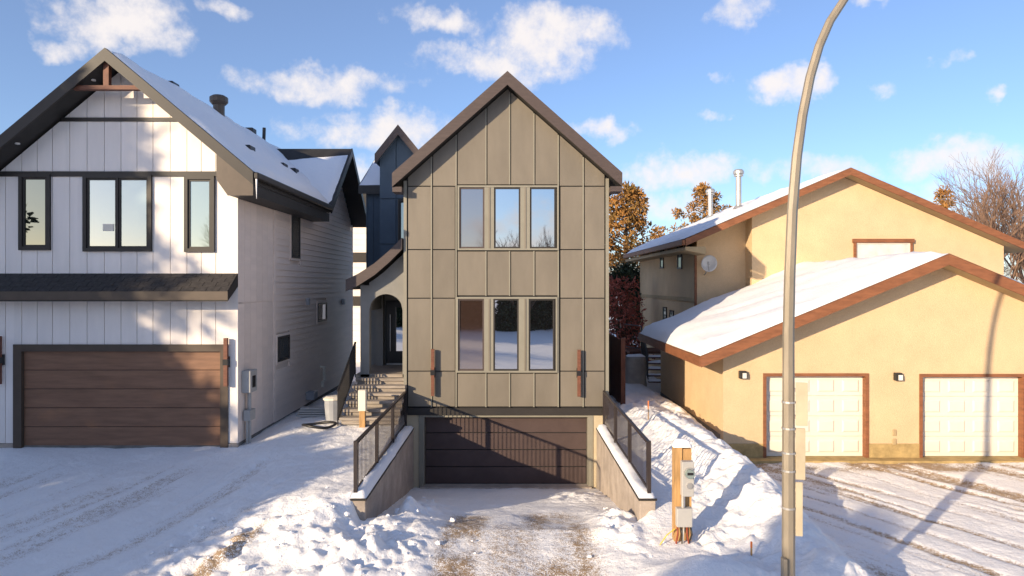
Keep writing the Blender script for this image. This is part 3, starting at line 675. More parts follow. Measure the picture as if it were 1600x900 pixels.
# cross gable facing right
cy, chalf, cz = 25.2, 2.9, 10.02; csl = (cz-ez)/chalf
for sgn in (-1, 1):
    ye = cy+sgn*chalf
    r = MB().prism_x([(ye, ez), (cy, cz), (cy, cz-.24), (ye, ez-.24)], -9.2, ex+.04).build('roof', 'soffit_dark', LH)
    MB().prism_x([(ye, ez+.01), (cy, cz+.01), (cy, cz-.27), (ye, ez-.27)], ex+.04, ex+.09).build('rake_board', 'dark_trim', LH)
    if sgn < 0:
        snow_sheet('roof_snow', r, (-9.0, ye+.02, ez), (ex+.02, ye+.02, ez), (ex+.02, cy-.35, cz-.3), (-9.0, cy-.75, cz-.65), .12, 24, 12, 7, .10)
MB().prism_x([(cy-chalf+.45, ez-.6), (cy+chalf-.1, ez-.6), (cy+chalf-.1, ez-.1), (cy, cz-.26), (cy-chalf+.45, ez+.12)], rx-.25, rx-.03).build('gable_wall', 'white_siding', LH)
# side wall: upright boards near the corner, lap siding behind
sw = B('side_wall', 'white_siding', LH, rx-.05, rx-.02, D1+.05, 28.1, 1.22, ez-.54)
for a, b in zip(np.arange(D1+.002, 18.7, .4), np.arange(D1+.402, 19.2, .4)):
    MB().box(rx-.02, rx, a+.006, min(b, 18.75)-.006, 1.22, 4.55).build('board', 'white_siding', sw); MB().box(rx-.02, rx, a+.006, min(b, 18.75)-.006, 4.57, ez-.545).build('board', 'white_siding', sw)
B('corner_trim', 'white_siding', LH, rx-.02, rx+.02, 18.75, 18.87, 1.22, ez-.545)
B('corner_trim', 'white_board', LH, rx-.02, rx+.022, 28.0, 28.12, 1.22, ez-.1)
swin = [(20.15, 20.95, 5.80, 7.30), (18.95, 19.95, 2.85, 3.55), (22.9, 24.0, 3.75, 4.38)]
zz = 1.22
while zz < cz-.3:
    zt = zz+.175; ya, yb2 = 18.87, 28.0
    if zz > ez-.56:
        h = (zt-ez)/csl if zt > ez else 0; ya, yb2 = cy-chalf+h+.45, cy+chalf-h-.3
        if yb2-ya < .3: break
    cutsY = sorted([(w[0]-.07, w[1]+.07) for w in swin if w[2]-.07 < zt and w[3]+.07 > zz]); lo = ya
    for a, b in cutsY+[(yb2, None)]:
        if a > lo+.05: MB().add([(rx-.02,lo,zz),(rx+.030,lo,zz),(rx+.002,lo,zt+.01),(rx-.02,lo,zt+.01),(rx-.02,a,zz),(rx+.030,a,zz),(rx+.002,a,zt+.01),(rx-.02,a,zt+.01)],
                       [(0,1,2,3),(7,6,5,4),(1,5,6,2),(0,4,5,1),(3,2,6,7),(0,3,7,4)]).build('siding_plank', 'white_siding', sw)
        if b: lo = b
    zz = zt
for w in swin:
    mbw = MB(); window_side(LH, w[0], w[1], w[2], w[3], rx+.03, 'dark_trim', 'glass_side')
    for q in ((w[0]-.07, w[0], w[2]-.07, w[3]+.07), (w[1], w[1]+.07, w[2]-.07, w[3]+.07), (w[0], w[1], w[3], w[3]+.07), (w[0], w[1], w[2]-.07, w[2])): mbw.box(rx-.01, rx+.045, *q)
    mbw.build('window_casing', 'white_siding', LH)
B('foundation', 'foundation', LH, lx, rx-.03, D1+.06, 28.05, -.2, 1.22)
# roof fittings
def roof_z(x): return apz-(x-apx)*aps
def roof_at(px, py):                                     # where the sight line meets the right slope
    best = None
    for k in range(1600, 2800):
        d = k/100; x, z = P(px, py, d)
        e = abs(z-(roof_z(x)+.1))
        if apx-.1 <= x <= ex and (best is None or e < best[0]): best = (e, x, d, z)
    return best[1:]
for px, py in ((266, 132), (391, 203), (386, 231), (439, 258), (457, 266)):
    x, y, z = roof_at(px, py); v = MB().box(x-.16, x+.16, y-.2, y+.2, z-.25, z+.05).build('roof_vent', 'black_metal', LH, bevel=.03); v.rotation_euler = (0, 0, 0)
x, y, z = roof_at(342, 178)
t = MB().tube([(x, y, z-.2), (x, y, z+.28)], .17, 12).build('turbine_vent', 'bronze', LH, smooth=False)
MB().tube([(x, y, z+.28), (x, y, z+.36), (x, y, z+.50), (x, y, z+.56)], [.2, .27, .27, .18], 14).build('vent_hood', 'bronze', t)
x, y, z = roof_at(412, 219); MB().tube([(x, y, z-.2), (x+.02, y, z+.45)], .06, 8).build('vent_pipe', 'black_metal', LH)
# gable timber
tb = yf+.12; q = F/tb
def Xt(p): return (p-CX)/q
def Zt(p): return CH-(p-CY)/q
B('gable_beam', 'timber', LH, Xt(106), Xt(228), tb-.07, tb+.07, Zt(141), Zt(134.5)); B('gable_post', 'timber', LH, Xt(163.5), Xt(172), tb-.06, tb+.06, Zt(134.4), Zt(88))
for px, py in ((145, 122), (26, 217)):
    x, z = P(px, py, yf+.25); z = apz-abs(x-apx)*aps-.285; MB().tube([(x, yf+.27, z+.02), (x, yf+.27, z-.012)], .055, 12).build('soffit_light', 'lamp_glass', LH)
# things on the side wall
for px, py in ((478, 471), (534, 471)):
    d = -rx*F/(CX-px); z = P(px, py, d)[1]; B('side_light', 'plastic_grey', LH, rx+.015, rx+.12, d-.09, d+.09, z-.12, z+.1, bevel=.02)
b = B('meter_box', 'grey_box', LH, rx+.002, rx+.22, 16.5, 16.95, 2.38, 2.92, bevel=.02); B('dial', 'black_metal', b, rx+.22, rx+.235, 16.62, 16.8, 2.5, 2.78)
MB().tube([(rx+.11, 16.72, 2.38), (rx+.11, 16.72, 1.1)], .045, 8).build('conduit', 'grey_box', b); MB().tube([(rx+.1, 16.6, 1.9), (rx+.1, 16.6, 1.1)], .03, 8).build('conduit', 'grey_box', b)
B('junction', 'grey_box', b, rx+.03, rx+.19, 16.55, 16.9, 1.7, 1.95)
MB().tube([(rx+.02, 23.3, 2.2), (rx+.15, 23.3, 2.2), (rx+.15, 23.3, 1.75), (rx+.15, 23.1, 1.7), (rx+.15, 23.1, 1.55)], .05, 8).build('vent_elbow', 'white_paint', LH)
B('gas_meter', 'plastic_grey', LH, rx+.02, rx+.3, 21.6, 22.0, 1.35, 1.6, bevel=.03)
# rear white neighbour
RN = thing('rear_house', 'sliver of white sided house between the white house and the dark rear wing', 'house', (-7.5, 36, 0))
w = B('wall', 'white_board', RN, -10, -5.2, 36, 42, 0, 8.3)
for k in range(24): MB().box(-9.9, -5.3, 35.97, 36, .8+k*.3, .8+k*.3+.28).build('siding_plank', 'white_board', w)
for z in (6.2, 3.9): B('band', 'dark_trim', RN, -10.02, -5.18, 35.9, 36, z, z+.5)
MB().prism_y([(-10.4, 8.2), (-4.8, 8.2), (-7.6, 10.2)], 35.6, 42).build('roof', 'soffit_dark', RN)
# clutter by the side wall
bk = thing('grey_bin', 'pale grey lidded bin standing by the porch steps', 'bin', (-4.68, 18.1, gz(-4.68, 18.1)))
zz = bk.location.z
MB().tube([(-4.68, 18.1, zz-.05), (-4.68, 18.1, zz+.55)], [.2, .26], 14).build('body', 'plastic_grey', bk); MB().tube([(-4.68, 18.1, zz+.55), (-4.68, 18.1, zz+.60), (-4.68, 18.1, zz+.64)], [.29, .29, .2], 14).build('lid', 'white_paint', bk)
bk = thing('boards_stack', 'short stack of grey boards lying beside the bin', 'boards', (-5.4, 18.7, gz(-5.4, 18.7))); zz = bk.location.z
for k in range(4): B('plank', 'grey_box', bk, -5.8+.03*k, -5.0+.05*k, 18.5+.02*k, 18.8, zz+.02+.06*k, zz+.065+.06*k)
pp = [(-4.85+.40*math.cos(t)*(1+.1*math.sin(3*t)), 17.3+.28*math.sin(t), gz(-4.85, 17.3)+.07+.03*math.sin(2*t)) for t in np.linspace(0, 2*math.pi*1.9, 40)]
tag(MB().tube(pp, .035, 6).build('hose', 'black_metal', None, smooth=True), 'black hose coiled on the snow before the steps', 'hose')
zz = gz(-3.78, 17.45)
mk = thing('marker_post', 'short yellow wooden post with a white top before the porch steps', 'post', (-3.77, 17.45, zz))
B('post', 'post_wood', mk, -3.84, -3.70, 17.38, 17.52, zz-.2, zz+.42); B('sleeve', 'white_paint', mk, -3.865, -3.675, 17.355, 17.545, zz+.421, zz+.95, bevel=.01)

# ================================================================== RIGHT HOUSE
D2 = 17.8; s2 = F/D2
def X2(p): return (p-CX)/s2
def Z2(p): return CH-(p-CY)/s2
RH = thing('yellow_house', 'yellow stucco house with two white garage doors and snowy low gables', 'house', (9, D2, .4))
gx0, gx1 = X2(1130), 17.2; gax, gaz, gsl = 11.02, 5.78, .414
def gun(x): return gaz-.36-abs(x-gax)*gsl
doors = [(X2(1197), X2(1352), .5, Z2(588)), (X2(1441), X2(1441)+2.6, .5, Z2(589))]
m0 = MB()
for poly in strip_pieces(gx0, gx1, .86, lambda x: gun(x)+.12, [(a-.05, b+.05, .4, d+.05) for a, b, c, d in doors], (gax,)): m0.prism_y(poly, D2, D2+.25)
m0.box(gx0, gx0+.25, D2+.25, 25.2, .3, gun(gx0)+.1); m0.box(gx1-.25, gx1, D2+.25, 25.2, .3, gun(gx1)+.1)
m0.build('garage_wall', 'yellow_stucco', RH)
ed = [gx0-.015, doors[0][0]-.08, doors[0][1]+.08, doors[1][0]-.08, doors[1][1]+.08, gx1]
for a, b in ((ed[0], ed[1]), (ed[2], ed[3]), (ed[4], ed[5])): B('plinth', 'tan_found', RH, a, b, D2-.012, D2+.24, .1, .858)
B('plinth', 'foundation', RH, gx0-.014, gx0+.2, D2+.25, 25.19, .1, 1.05)
for a, b, lo, hi in doors:
    mbf = MB().box(a-.08, a, D2-.03, D2+.26, .3, hi+.08).box(b, b+.08, D2-.03, D2+.26, .3, hi+.08).box(a, b, D2-.03, D2+.26, hi, hi+.08); mbf.build('door_frame', 'rust_fascia', RH)
    gd = B('garage_door', 'white_paint', RH, a+.003, b-.003, D2+.16, D2+.22, .45, hi-.003); hh = (hi-.5)/4; ww = (b-a)/4
    for r in range(4):
        B('door_section', 'white_paint', gd, a+.004, b-.004, D2+.135, D2+.16, .5+r*hh+.005, .5+(r+1)*hh-.005)
        for c in range(4):
            xa, xb, za, zb2 = a+c*ww+.10, a+(c+1)*ww-.10, .5+r*hh+.10, .5+(r+1)*hh-.10; i = .04
            MB().add([(xa,D2+.134,za),(xb,D2+.134,za),(xb,D2+.134,zb2),(xa,D2+.134,zb2),(xa+i,D2+.112,za+i),(xb-i,D2+.112,za+i),(xb-i,D2+.112,zb2-i),(xa+i,D2+.112,zb2-i)],
                     [(0,1,5,4),(1,2,6,5),(2,3,7,6),(3,0,4,7),(4,5,6,7)]).build('raised_panel', 'white_paint', gd)
B('door_sill', 'tan_found', RH, gx0+.3, gx1, D2-.35, D2+.3, .1, .497)
for px, py in ((1159, 585), (1401, 588)):
    x, z = P(px, py, D2); l = B('wall_lamp', 'dark_trim', RH, x-.09, x+.09, D2-.12, D2-.001, z-.1, z+.1, bevel=.01); B('lens', 'lamp_glass', l, x-.02, x+.075, D2-.15, D2-.12, z-.085, z+.05)
for px, py in ((1397, 676), (1397, 690)):
    x, z = P(px, py, D2); B('outlet', 'tan_soffit', RH, x-.05, x+.05, D2-.03, D2-.001, z-.08, z+.08, bevel=.02)
# garage roof
yf2 = D2-.62; gex = 4.80; gez = gaz-(gax-gex)*gsl; grx = 17.8; grz = gaz-(grx-gax)*gsl
gable_fascia('rake_board', 'rust_fascia', RH, gex, gez, gax, gaz, grx, grz, .28, yf2-.05, yf2)
rA = MB().prism_y([(gex, gez), (gax, gaz), (gax, gaz-.25), (gex, gez-.25)], yf2, 25.3).build('garage_roof', 'tan_soffit', RH)
rB = MB().prism_y([(grx, grz), (gax, gaz), (gax, gaz-.25), (grx, grz-.25)], yf2, 25.3).build('garage_roof', 'tan_soffit', RH)
MB().box(gex-.05, gex, yf2-.04, 25.3, gez-.26, gez-.01).build('eave_board', 'rust_fascia', RH)
snow_sheet('roof_snow', rA, (gex-.02, yf2-.04, gez), (gex-.02, 25.3, gez), (gax, 25.3, gaz), (gax, yf2-.04, gaz), .20, 34, 26, 14, .04)
snow_sheet('roof_snow', rB, (grx, yf2-.04, grz), (grx, 25.3, grz), (gax, 25.3, gaz), (gax, yf2-.04, gaz), .16, 20, 18, 15, .04)
# upper house
D3 = 24.9; hx0 = 7.0; hax, haz, hsl = 12.14, 9.17, .43; hx1 = 18.0
def hun(x): return haz-.34-abs(x-hax)*hsl
jog = P(1175, 0, D3)[0]
m1 = MB().prism_y([(jog, 0), (hx1, 0), (hx1, hun(hx1)+.1), (hax, hun(hax)+.1), (jog, hun(jog)+.1)], D3, D3+.3)
m1.prism_y([(hx0, 0), (jog+.01, 0), (jog+.01, hun(jog)+.1), (hx0, hun(hx0)+.1)], D3+.7, D3+1)
m1.box(hx0, hx0+.3, D3+1, 36.8, 0, hun(hx0)+.1); m1.box(jog+.001, jog+.3, D3+.3, D3+.7, 0, hun(jog)+.1)
m1.build('house_wall', 'yellow_stucco', RH)
x, z1_ = P(1333, 400, D3); x2, z2_ = P(1424, 376, D3)
window(RH, x, x2, z1_-.9, z2_, D3-.07, .08, 'rust_fascia', [(x+.08, x2-.08, 'blind', 'white_paint')], .05)
B('window_head', 'rust_fascia', RH, x-.05, x2+.05, D3-.12, D3-.031, z2_-.08, z2_+.06)
yf3 = D3-.55; hex_ = 6.25; hez = haz-(hax-hex_)*hsl; hrx = 18.6; hrz = haz-(hrx-hax)*hsl
gable_fascia('rake_board', 'rust_fascia', RH, hex_, hez, hax, haz, hrx, hrz, .25, yf3-.05, yf3)
rC = MB().prism_y([(hex_, hez), (hax, haz), (hax, haz-.22), (hex_, hez-.22)], yf3, 37).build('house_roof', 'tan_soffit', RH)
rD = MB().prism_y([(hrx, hrz), (hax, haz), (hax, haz-.22), (hrx, hrz-.22)], yf3, 37).build('house_roof', 'tan_soffit', RH)
MB().box(hex_-.12, hex_, yf3-.03, 37, hez-.22, hez-.02).build('gutter', 'rust_fascia', RH, bevel=.03)
MB().prism_y([(hx0-.02, hez-.28), (hx0-.02, hez-.55), (hex_, hez-.40), (hex_, hez-.28)], yf3, D3+.7).build('eave_return', 'tan_soffit', RH)
B('eave_soffit', 'tan_soffit', RH, hex_, hx0, D3+.7, 37, hez-.40, hez-.27)
snow_sheet('roof_snow', rC, (hex_-.04, yf3-.03, hez), (hex_-.04, 37, hez), (hax, 37, haz), (hax, yf3-.03, haz), .14, 30, 20, 16, .05)
snow_sheet('roof_snow', rD, (hrx, yf3-.03, hrz), (hrx, 37, hrz), (hax, 37, haz), (hax, yf3-.03, haz), .09, 20, 14, 17, .05)
for px, d, top in ((1110, 34, 295), (1154, 30, 265)):
    x, zt = P(px, top, d); zr_ = haz-(hax-x)*hsl
    c = MB().tube([(x, d, zr_-.2), (x, d, zt-.15)], .12, 12).build('chimney_pipe', 'steel', RH)
    MB().tube([(x, d, zt-.30), (x, d, zt-.24)], .20, 14).tube([(x, d, zt-.20), (x, d, zt-.08), (x, d, zt)], [.23, .23, .16], 14).build('chimney_cap', 'steel', c)
    MB().tube([(x, d, zr_+.08), (x, d, zr_+.22)], [.24, .14], 12).build('collar', 'steel', c)
for d, za, zb2 in ((31.4, 5.75, 6.75), (28.1, 5.65, 6.6), (29.5, 3.2, 3.9), (27.6, 2.9, 3.8), (30.8, 2.9, 4.0)):
    window_side(RH, d-.35, d+.35, za, zb2, hx0-.01, 'dark_trim', 'glass_pale', .07, -1)
B('trim_band', 'tan_soffit', RH, hx0-.04, hx0-.002, D3+.72, 36.8, 4.35, 4.5)
MB().tube([(hx0-.07, D3+.62, hez-.4), (hx0-.07, D3+.62, 1.2)], .05, 8).build('downspout', 'rust_fascia', RH)
x, z = P(1105, 412, D3+.5)
ds = MB()
for k in range(5): pass
cen = Vector((x, D3+.25, z)); nd = Vector((-.35, -.88, .30)).normalized(); ua = nd.cross(Vector((0,0,1))).normalized(); ub = ua.cross(nd)
rings = [(0, -.06), (.12, -.05), (.22, -.02), (.28, .02)]
for r, h in rings[1:]:
    for k in range(16): t = 2*math.pi*k/16; ds.v.append(tuple(cen+ua*r*math.cos(t)+ub*r*1.15*math.sin(t)+nd*h))
for l in range(2):
    for k in range(16): ds.f.append((l*16+k, (l+1)*16+k, (l+1)*16+(k+1)%16, l*16+(k+1)%16)[::-1])
ds.v.append(tuple(cen-nd*.06)); ds.f += [(48, (k+1)%16, k)[::1] for k in range(16)]
dso = ds.build('satellite_dish', 'lamp_glass', RH, smooth=True); so_ = dso.modifiers.new('solid', 'SOLIDIFY'); so_.thickness = .015
MB().tube([tuple(cen-nd*.05), (x-.05, D3+.5, z-.35), (x-.05, D3+.72, z-.42)], .022, 6).build('mast', 'steel', dso)
MB().tube([tuple(cen-ub*.3), tuple(cen+nd*.32-ub*.12)], .014, 6).tube([tuple(cen+nd*.32-ub*.14), tuple(cen+nd*.32-ub*.05)], .035, 8).build('feed_arm', 'grey_box', dso)

# fence, steps and covered barbecue in the side yard
FN = thing('wood_fence', 'dark brown board fence with lit end post beside the taupe house', 'fence', (3.3, 20.5, 1.3))
for k in range(22): MB().box(3.33, 3.36, 20.5+k*.15, 20.5+k*.15+.14, 1.2, 3.341+random.uniform(-.015, .015)).build('plank', 'cedar', FN)
B('post', 'cedar', FN, 3.31, 3.44, 20.36, 20.495, 1.0, 3.415); B('rail', 'cedar', FN, 3.361, 3.4, 20.5, 23.8, 2.9, 3.0); B('rail', 'cedar', FN, 3.361, 3.4, 20.5, 23.8, 1.7, 1.8)
zz = 1.0
BQ = thing('covered_barbecue', 'barbecue under a beige cloth cover, snow on its top', 'barbecue', (4.9, 26, zz))
x0, x1 = P(979, 0, 26)[0], P(1012, 0, 26)[0]
mbq = MB(); lv = [(0, 1.06), (.25, .98), (.6, 1.0), (1.0, .97), (1.12, .9)]
for h, k in lv:
    for i in range(16):
        t = 2*math.pi*(i+.5)/16; c, s = math.cos(t), math.sin(t); q = 1/max(abs(c), abs(s))**.75
        mbq.v.append(((x0+x1)/2+(x1-x0)/2*k*c*q*(1+.04*math.sin(5*t)), 26.3+.3*k*s*q, zz+.12+h))
for l in range(4):
    for i in range(16): mbq.f.append((l*16+i, l*16+(i+1)%16, (l+1)*16+(i+1)%16, (l+1)*16+i))
mbq.f.append(tuple(range(64, 80))); mbq.build('cover', 'cover', BQ, smooth=True)
snow_sheet('snow_cap', BQ, (x0+.05, 26.05, zz+1.24), (x1-.05, 26.05, zz+1.24), (x1-.05, 26.55, zz+1.24), (x0+.05, 26.55, zz+1.24), .12, 8, 6, 20)
for sx in (x0+.1, x1-.1): B('leg', 'black_metal', BQ, sx-.04, sx+.04, 26.1, 26.5, zz-.2, zz+.14)
DK = thing('deck_steps', 'snow-covered back steps with black railing beside the yellow house', 'steps', (6.3, 29, 1))
for k in range(5):
    t = MB().box(5.75, 6.95, 28.2+k*.3, 28.5+k*.3, 1.0+k*.22-.05, 1.0+k*.22).build('tread', 'cedar', DK); snow_sheet('snow_cap', t, (5.75, 28.2+k*.3, 1.0+k*.22), (6.95, 28.2+k*.3, 1.0+k*.22), (6.95, 28.5+k*.3, 1.0+k*.22), (5.75, 28.5+k*.3, 1.0+k*.22), .09, 10, 4, 22+k, .02)
B('landing', 'cedar', DK, 5.2, 6.95, 29.7, 31.5, 2.0, 2.1)
for z in (1.0, 0): MB().tube([(5.7, 28.2, 1.1+z), (5.7, 29.7, 2.2+z), (5.25, 31.4, 2.2+z)], .025, 6).build('rail', 'black_metal', DK)
for k in range(14):
    t = k/13; B('baluster', 'black_metal', DK, 5.69, 5.71, 28.2+1.5*t-.01, 28.2+1.5*t+.01, 1.1+1.1*t, 2.1+1.1*t)

# ================================================================== street furniture
# light pole
LY = 8.6; LX = 435/F*LY; lz = gz(LX, LY)
SP = thing('street_light', 'tall tapered metal street light pole curving right over the yellow house', 'street light', (LX, LY, lz))
pth = [(1232, 950), (1232, 800), (1232, 650), (1232, 520), (1234, 430), (1238, 330), (1245, 245), (1254, 180), (1266, 120), (1280, 72), (1297, 33), (1320, -2), (1355, -42), (1400, -78), (1460, -108), (1530, -128)]
pp = [(P(a, b, LY)[0], LY, P(a, b, LY)[1]) for a, b in pth]; pp[0] = (pp[0][0], LY, lz-.3)
rad = [q*.74 for q in (.112, .106, .100, .095, .091, .087, .083, .080, .077, .074, .071, .068, .064, .060, .055, .050)]
pole = MB().tube(pp, rad, 8).build('pole', 'galv', SP)
e = Vector(pp[-1]); hd = MB()
hd.tube([tuple(e), tuple(e+Vector((.12,0,.02))), tuple(e+Vector((.45,0,.03))), tuple(e+Vector((.75,0,0)))], [.05, .11, .15, .05], 12); hd.build('lamp_head', 'grey_box', SP, smooth=True)
B('lens', 'lamp_glass', SP, e.x+.2, e.x+.6, LY-.09, LY+.09, e.z-.16, e.z-.1)
def zpx(py): return P(0, py, LY)[1]
for py in (628, 669, 707, 735, 793): MB().tube([(LX, LY, zpx(py)-.012), (LX, LY, zpx(py)+.012)], .083, 12).build('band', 'steel', SP)
B('hand_hole', 'galv', SP, LX-.11, LX-.06, LY-.13, LY-.02, zpx(905), zpx(868), bevel=.01)
def plate(nm, py0, py1, w, ang, label):
    T = thing(nm, label, 'sign', (LX+.12, LY+.06, zpx(py1)), 'signs strapped to the street light')
    a = R(ang); d = Vector((math.cos(a), math.sin(a), 0)); nrm = Vector((-d.y, d.x, 0)); o = Vector((LX+.075, LY-.04, 0)); z0_, z1_ = zpx(py1), zpx(py0)
    vs = []
    for zq in (z0_, z1_):
        for u, v in ((0, 0), (w, 0), (w, .02), (0, .02)): q_ = o+d*u+nrm*v; vs.append((q_.x, q_.y, zq))
    MB().add(vs, [(0,3,2,1),(4,5,6,7),(0,1,5,4),(1,2,6,5),(2,3,7,6),(3,0,4,7)]).build('plate', 'sign_back', T, bevel=.004)
    for zq in (z0_+.1, z1_-.1): B('bracket', 'steel', T, LX+.02, LX+.14, LY-.03, LY+.05, zq-.02, zq+.02)
plate('street_sign', 597, 664, .14, -14, 'topmost of the narrow tan plates strapped to the light pole')
plate('street_sign', 668, 748, .115, -10, 'middle one of the narrow tan plates strapped to the light pole')
plate('street_sign', 752, 836, .085, -8, 'lowest and slimmest of the tan plates strapped to the light pole')

# meter post
MX, MY = 2.945, 11.6; mz = gz(MX, MY)
MP = thing('meter_post', 'wooden post carrying a grey electric meter and box, snow on top', 'meter post', (MX, MY, mz))
def XM(p): return (p-CX)/F*MY
def ZM(p): return CH-(p-CY)/F*MY
B('post', 'post_wood', MP, XM(1053), XM(1066), MY, MY+.14, mz-.3, ZM(700)); B('post', 'post_wood', MP, XM(1067), XM(1081), MY+.02, MY+.15, mz-.3, ZM(702))
snow_sheet('snow_cap', MP, (XM(1052), MY-.02, ZM(700)), (XM(1082), MY-.02, ZM(700)), (XM(1082), MY+.17, ZM(700)), (XM(1052), MY+.17, ZM(700)), .11, 7, 6, 33, .01)
b = B('meter_base', 'grey_box', MP, XM(1063), XM(1082), MY-.12, MY+.018, ZM(773), ZM(719), bevel=.012)
c = MB(); cxm, czm = XM(1073.5), ZM(736)
def disc(mb, x, z, r, y0, y1, n=20): mb.prism_y([(x+r*math.cos(2*math.pi*k/n), z+r*math.sin(2*math.pi*k/n)) for k in range(n)], y0, y1); return mb
disc(MB(), cxm, czm, .092, MY-.16, MY-.12).build('meter_ring', 'steel', b); disc(MB(), cxm, czm, .075, MY-.22, MY-.16).build('meter_glass', 'glass_pale', b); B('display', 'black_metal', b, cxm-.05, cxm+.05, MY-.225, MY-.22, czm-.012, czm+.03)
disc(MB(), cxm+.01, ZM(756), .05, MY-.14, MY-.12).build('cover_plate', 'steel', b)
B('junction_box', 'grey_box', MP, XM(1055), XM(1079), MY-.13, MY-.001, ZM(820), ZM(791), bevel=.012)
MB().tube([(XM(1066), MY-.06, ZM(773)), (XM(1066), MY-.06, ZM(791))], .035, 10).build('conduit', 'steel', MP)
for k, (px, m) in enumerate(((1057, 'cable_red'), (1062, 'black_metal'), (1067, 'grey_box'), (1072, 'cable_red'), (1077, 'black_metal'))):
    x = XM(px); MB().tube([(x, MY-.07, ZM(820)), (x+.02*math.sin(k*2), MY-.09, ZM(832)), (x-.025*math.cos(k*3), MY-.08, ZM(845)), (x+.01, MY-.07, mz-.1)], .016, 6).build('cable', m, MP, smooth=True)
MB().tube([(XM(1053), MY-.05, mz+.22), (XM(1040), MY-.1, mz+.14), (XM(1028), MY-.15, gz(2.6, 11.45)+.02)], .01, 6).build('ground_wire', 'cable_yellow', MP)
for px, py, d, hgt, lab in ((1174, 842, 11.0, .24, 'short orange-topped stake in the snow bank near the pole'), (1013, 660, 18.0, .5, 'thin orange stake in the snow beside the right railing')):
    x = (px-CX)/F*d; z = gz(x, d); t = thing('marker_stake', lab, 'stake', (x, d, z), 'survey stakes in the snow')
    B('stake', 'post_wood', t, x-.012, x+.012, d-.012, d+.012, z-.1, z+hgt*.6); B('tip', 'orange', t, x-.013, x+.013, d-.013, d+.013, z+hgt*.6, z+hgt)

# ================================================================== trees
def needle_clump(V, Fc, c, r, n, size, up=.3):
    for k in range(n):
        d = Vector((random.gauss(0,1), random.gauss(0,1), random.gauss(0,1)+up)).normalized(); p = c+d*r*random.random()**.5
        t = d.cross(Vector((random.gauss(0,1), random.gauss(0,1), random.gauss(0,1)))).normalized()*size*.35; q = d*size*random.uniform(.7, 1.4); o = len(V)
        V += [tuple(p-t), tuple(p+t), tuple(p+q+t*.4), tuple(p+q-t*.4)]; Fc.append((o, o+1, o+2, o+3))
def raw(name, V, Fc, m, parent):
    me = bpy.data.meshes.new(name); me.from_pydata(V, [], Fc); me.materials.append(MATS[m]); o = bpy.data.objects.new(name, me); COL.objects.link(o); o.parent = parent; return o
def pine(name, label, loc, h, r, m='needle_lit', base=.25, n=240, shape='round', group=None, csize=.42, needles=34, sz=.17):
    T = thing(name, label, 'tree', loc, group); V, Fc = [], []; tr = MB()
    tr.tube([(0,0,-.4), (.05*h*.1,0,h*.5), (0,.02*h*.1,h*.95)], [h*.022, h*.014, .02], 7)
    for k in range(n):
        u = random.random()
        if shape == 'cone': f = u**1.35; z = h*(base+(1-base)*f); rr = r*(1-f)**.8*(.82+.25*math.sin(f*40)) + .12
        elif shape == 'dome': f = u; z = h*(base+(1-base)*f); rr = r*math.sqrt(max(0.02, 1-max(0, (f-.35)/.65)**2))
        else: f = u; z = h*(base+(1-base)*f); rr = r*(math.sin(math.pi*min(1, .16+.84*f))**.6)*(.75+.35*math.sin(f*23))+.1
        a = random.random()*6.283; q = rr*random.uniform(.35, 1.0)**.6
        c = Vector((q*math.cos(a), q*math.sin(a), z - (.12*q if shape == 'cone' else -.05*q)))
        if random.random() < .55: tr.tube([(0,0,z-.25*q), tuple(c*.6+Vector((0,0,z))*.4-Vector((0,0,.1))), tuple(c)], [.045, .03, .012], 4)
        needle_clump(V, Fc, c, csize*random.uniform(.7, 1.3), needles, sz)
    t_ = tr.build('trunk', 'bark', None); t_.parent = T
    raw('crown', V, Fc, m, T); return T
def bare(name, label, loc, h, seed, m='twig', group=None, depth=6, spread=.5):
    rnd = random.Random(seed); T = thing(name, label, 'tree', loc, group); mb = MB(); tw = MB()
    def grow(p, d, L, r, lv):
        q = p+d*L*.5+Vector((rnd.gauss(0,.04), rnd.gauss(0,.04), 0))*L; e = p+d*L+Vector((0,0,.05*L))
        (mb if lv < 2 else tw).tube([tuple(p), tuple(q), tuple(e)], [r, r*.8, r*.6], 6 if lv < 2 else 3)
        if lv >= depth: return
        for k in range(3 if lv < depth-1 else 4):
            a = rnd.uniform(.2, spread*1.3); ax_ = d.cross(Vector((rnd.gauss(0,1), rnd.gauss(0,1), rnd.gauss(0,1)))).normalized()
            nd_ = (Matrix.Rotation(a, 3, ax_) @ d + Vector((0,0,.12))).normalized(); st = q if k == 1 else e
            grow(st, nd_, L*rnd.uniform(.62, .86), r*.58, lv+1)
    for k in range(3): grow(Vector((0,0,-.2)), Vector((rnd.gauss(0,.22), rnd.gauss(0,.22), 1)).normalized(), h*.27, h*.017, 0)
    a = mb.build('trunk', 'bark', None); a.parent = T; b_ = tw.build('crown', m, None); b_.parent = T; return T

def at(px, d, z=.7): return ((px-CX)/F*d, d, z)
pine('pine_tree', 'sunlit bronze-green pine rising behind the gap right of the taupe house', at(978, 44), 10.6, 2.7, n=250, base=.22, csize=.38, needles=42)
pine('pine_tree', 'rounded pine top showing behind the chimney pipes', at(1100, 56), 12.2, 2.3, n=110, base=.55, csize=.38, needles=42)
pine('pine_tree', 'small dark conifer tip showing above the right roof slope', at(1474, 60), 12.6, 1.2, n=80, base=.55)
bare('bare_tree', 'leafless reddish tree rising above the right end of the yellow roof', at(1560, 40), 13.0, 5, depth=6)
bare('bare_tree', 'leafless tree at the right picture edge behind the yellow roof', at(1640, 44), 13.5, 9, depth=6)
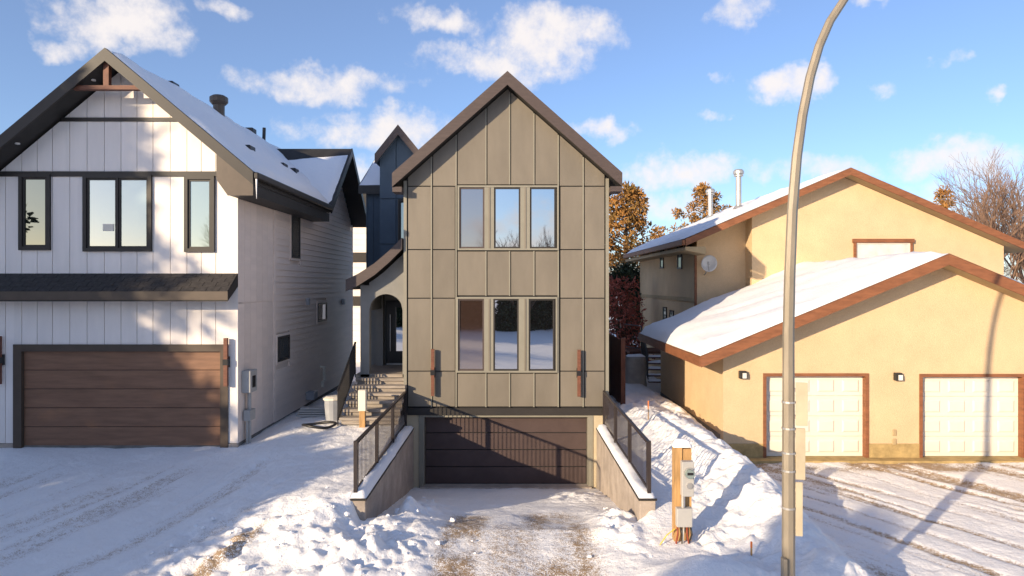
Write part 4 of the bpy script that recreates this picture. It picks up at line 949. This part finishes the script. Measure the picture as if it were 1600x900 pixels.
# russet shrub under the pine
T = thing('russet_shrub', 'russet leafy shrub growing behind the side-yard fence', 'shrub', at(972, 33, .9)); V, Fc = [], []; tr = MB()
for k in range(170):
    a = random.random()*6.283; z = random.uniform(.4, 4.3); q = 1.5*math.sqrt(random.random())*(1-.12*z); c = Vector((q*math.cos(a), q*math.sin(a), z))
    needle_clump(V, Fc, c, .28, 14, .13)
    if k % 3 == 0: tr.tube([(0,0,-.2), tuple(c*.5), tuple(c)], [.04, .025, .01], 4)
raw('foliage', V, Fc, 'red_leaf', T); t_ = tr.build('stem', 'bark', None); t_.parent = T
pine('dark_conifer', 'dark conifer in shade behind the russet shrub', at(982, 38), 5.2, 1.9, 'needle_dark', base=.08, n=130)
# trees behind the viewer: they throw the shade on the left drive and stand in the window reflections
def back_tree(p, L, ref, ztop=0): # foot of a tree whose shadow axis has normal offset p, L metres up-sun of depth ref
    dx, dy = DX, DY; x = (p + ref*dx)/dy
    return (x - dx*L, ref - dy*L, .3)
pine('spruce_tree', 'tall dense spruce left of the viewer shading the white house', back_tree(-20.0, 24, 16.3), 22, 5.6, 'needle_dark', .05, 1150, 'cone', csize=.62, needles=36, sz=.30)
pine('spruce_tree', 'second tall spruce farther left shading the white house', back_tree(-24.5, 24, 16.3), 22, 5.2, 'needle_dark', .05, 750, 'cone', csize=.62, needles=34, sz=.30)
pine('round_pine', 'low round pine left of the viewer shading the left driveway', back_tree(-13.7, 16.5, 14.8), 5.0, 2.2, 'needle_dark', .03, 520, 'dome', csize=.40, needles=36, sz=.2)
pine('round_pine', 'taller round pine beside it shading the driveway near the white house', back_tree(-15.0, 18, 16.4), 5.3, 2.0, 'needle_dark', .03, 480, 'dome', csize=.40, needles=36, sz=.2)
pine('round_pine', 'unseen round pine added to shade the right driveway', back_tree(-4.2, 30, 12.0), 8.1, 1.3, 'needle_dark', .1, 300, 'dome', csize=.40, needles=36, sz=.2)  # added out of view to cast a shadow whose true source is unknown
src = pine('field_spruce', 'dark spruce in the row across the snowy field', (-6, -36, .0), 8, 2.6, 'needle_dark', .03, 260, 'cone', 'row of spruces across the field', csize=.7, needles=26, sz=.4)
for k in range(22):
    c = copy_tree(src); c.location = (-52+k*4.3+random.uniform(-1, 1), -38+random.uniform(-5, 4), 0); s = random.uniform(.7, 1.05); c.scale = (s*1.15, s*1.15, s); c.rotation_euler[2] = random.random()*6
b1 = bare('field_tree', 'leafless tree in the row across the snowy field', (1.5, -34, 0), 13, 21, group='leafless trees across the field', depth=5)
for k, (x, y, s) in enumerate(((7.5, -36, .8), (-4.5, -40, .7), (14, -33, .9), (-14, -38, .9), (22, -40, 1), (-26, -36, 1.1))):
    c = copy_tree(b1); c.location = (x, y, 0); c.scale = (s, s, s); c.rotation_euler[2] = k*1.3
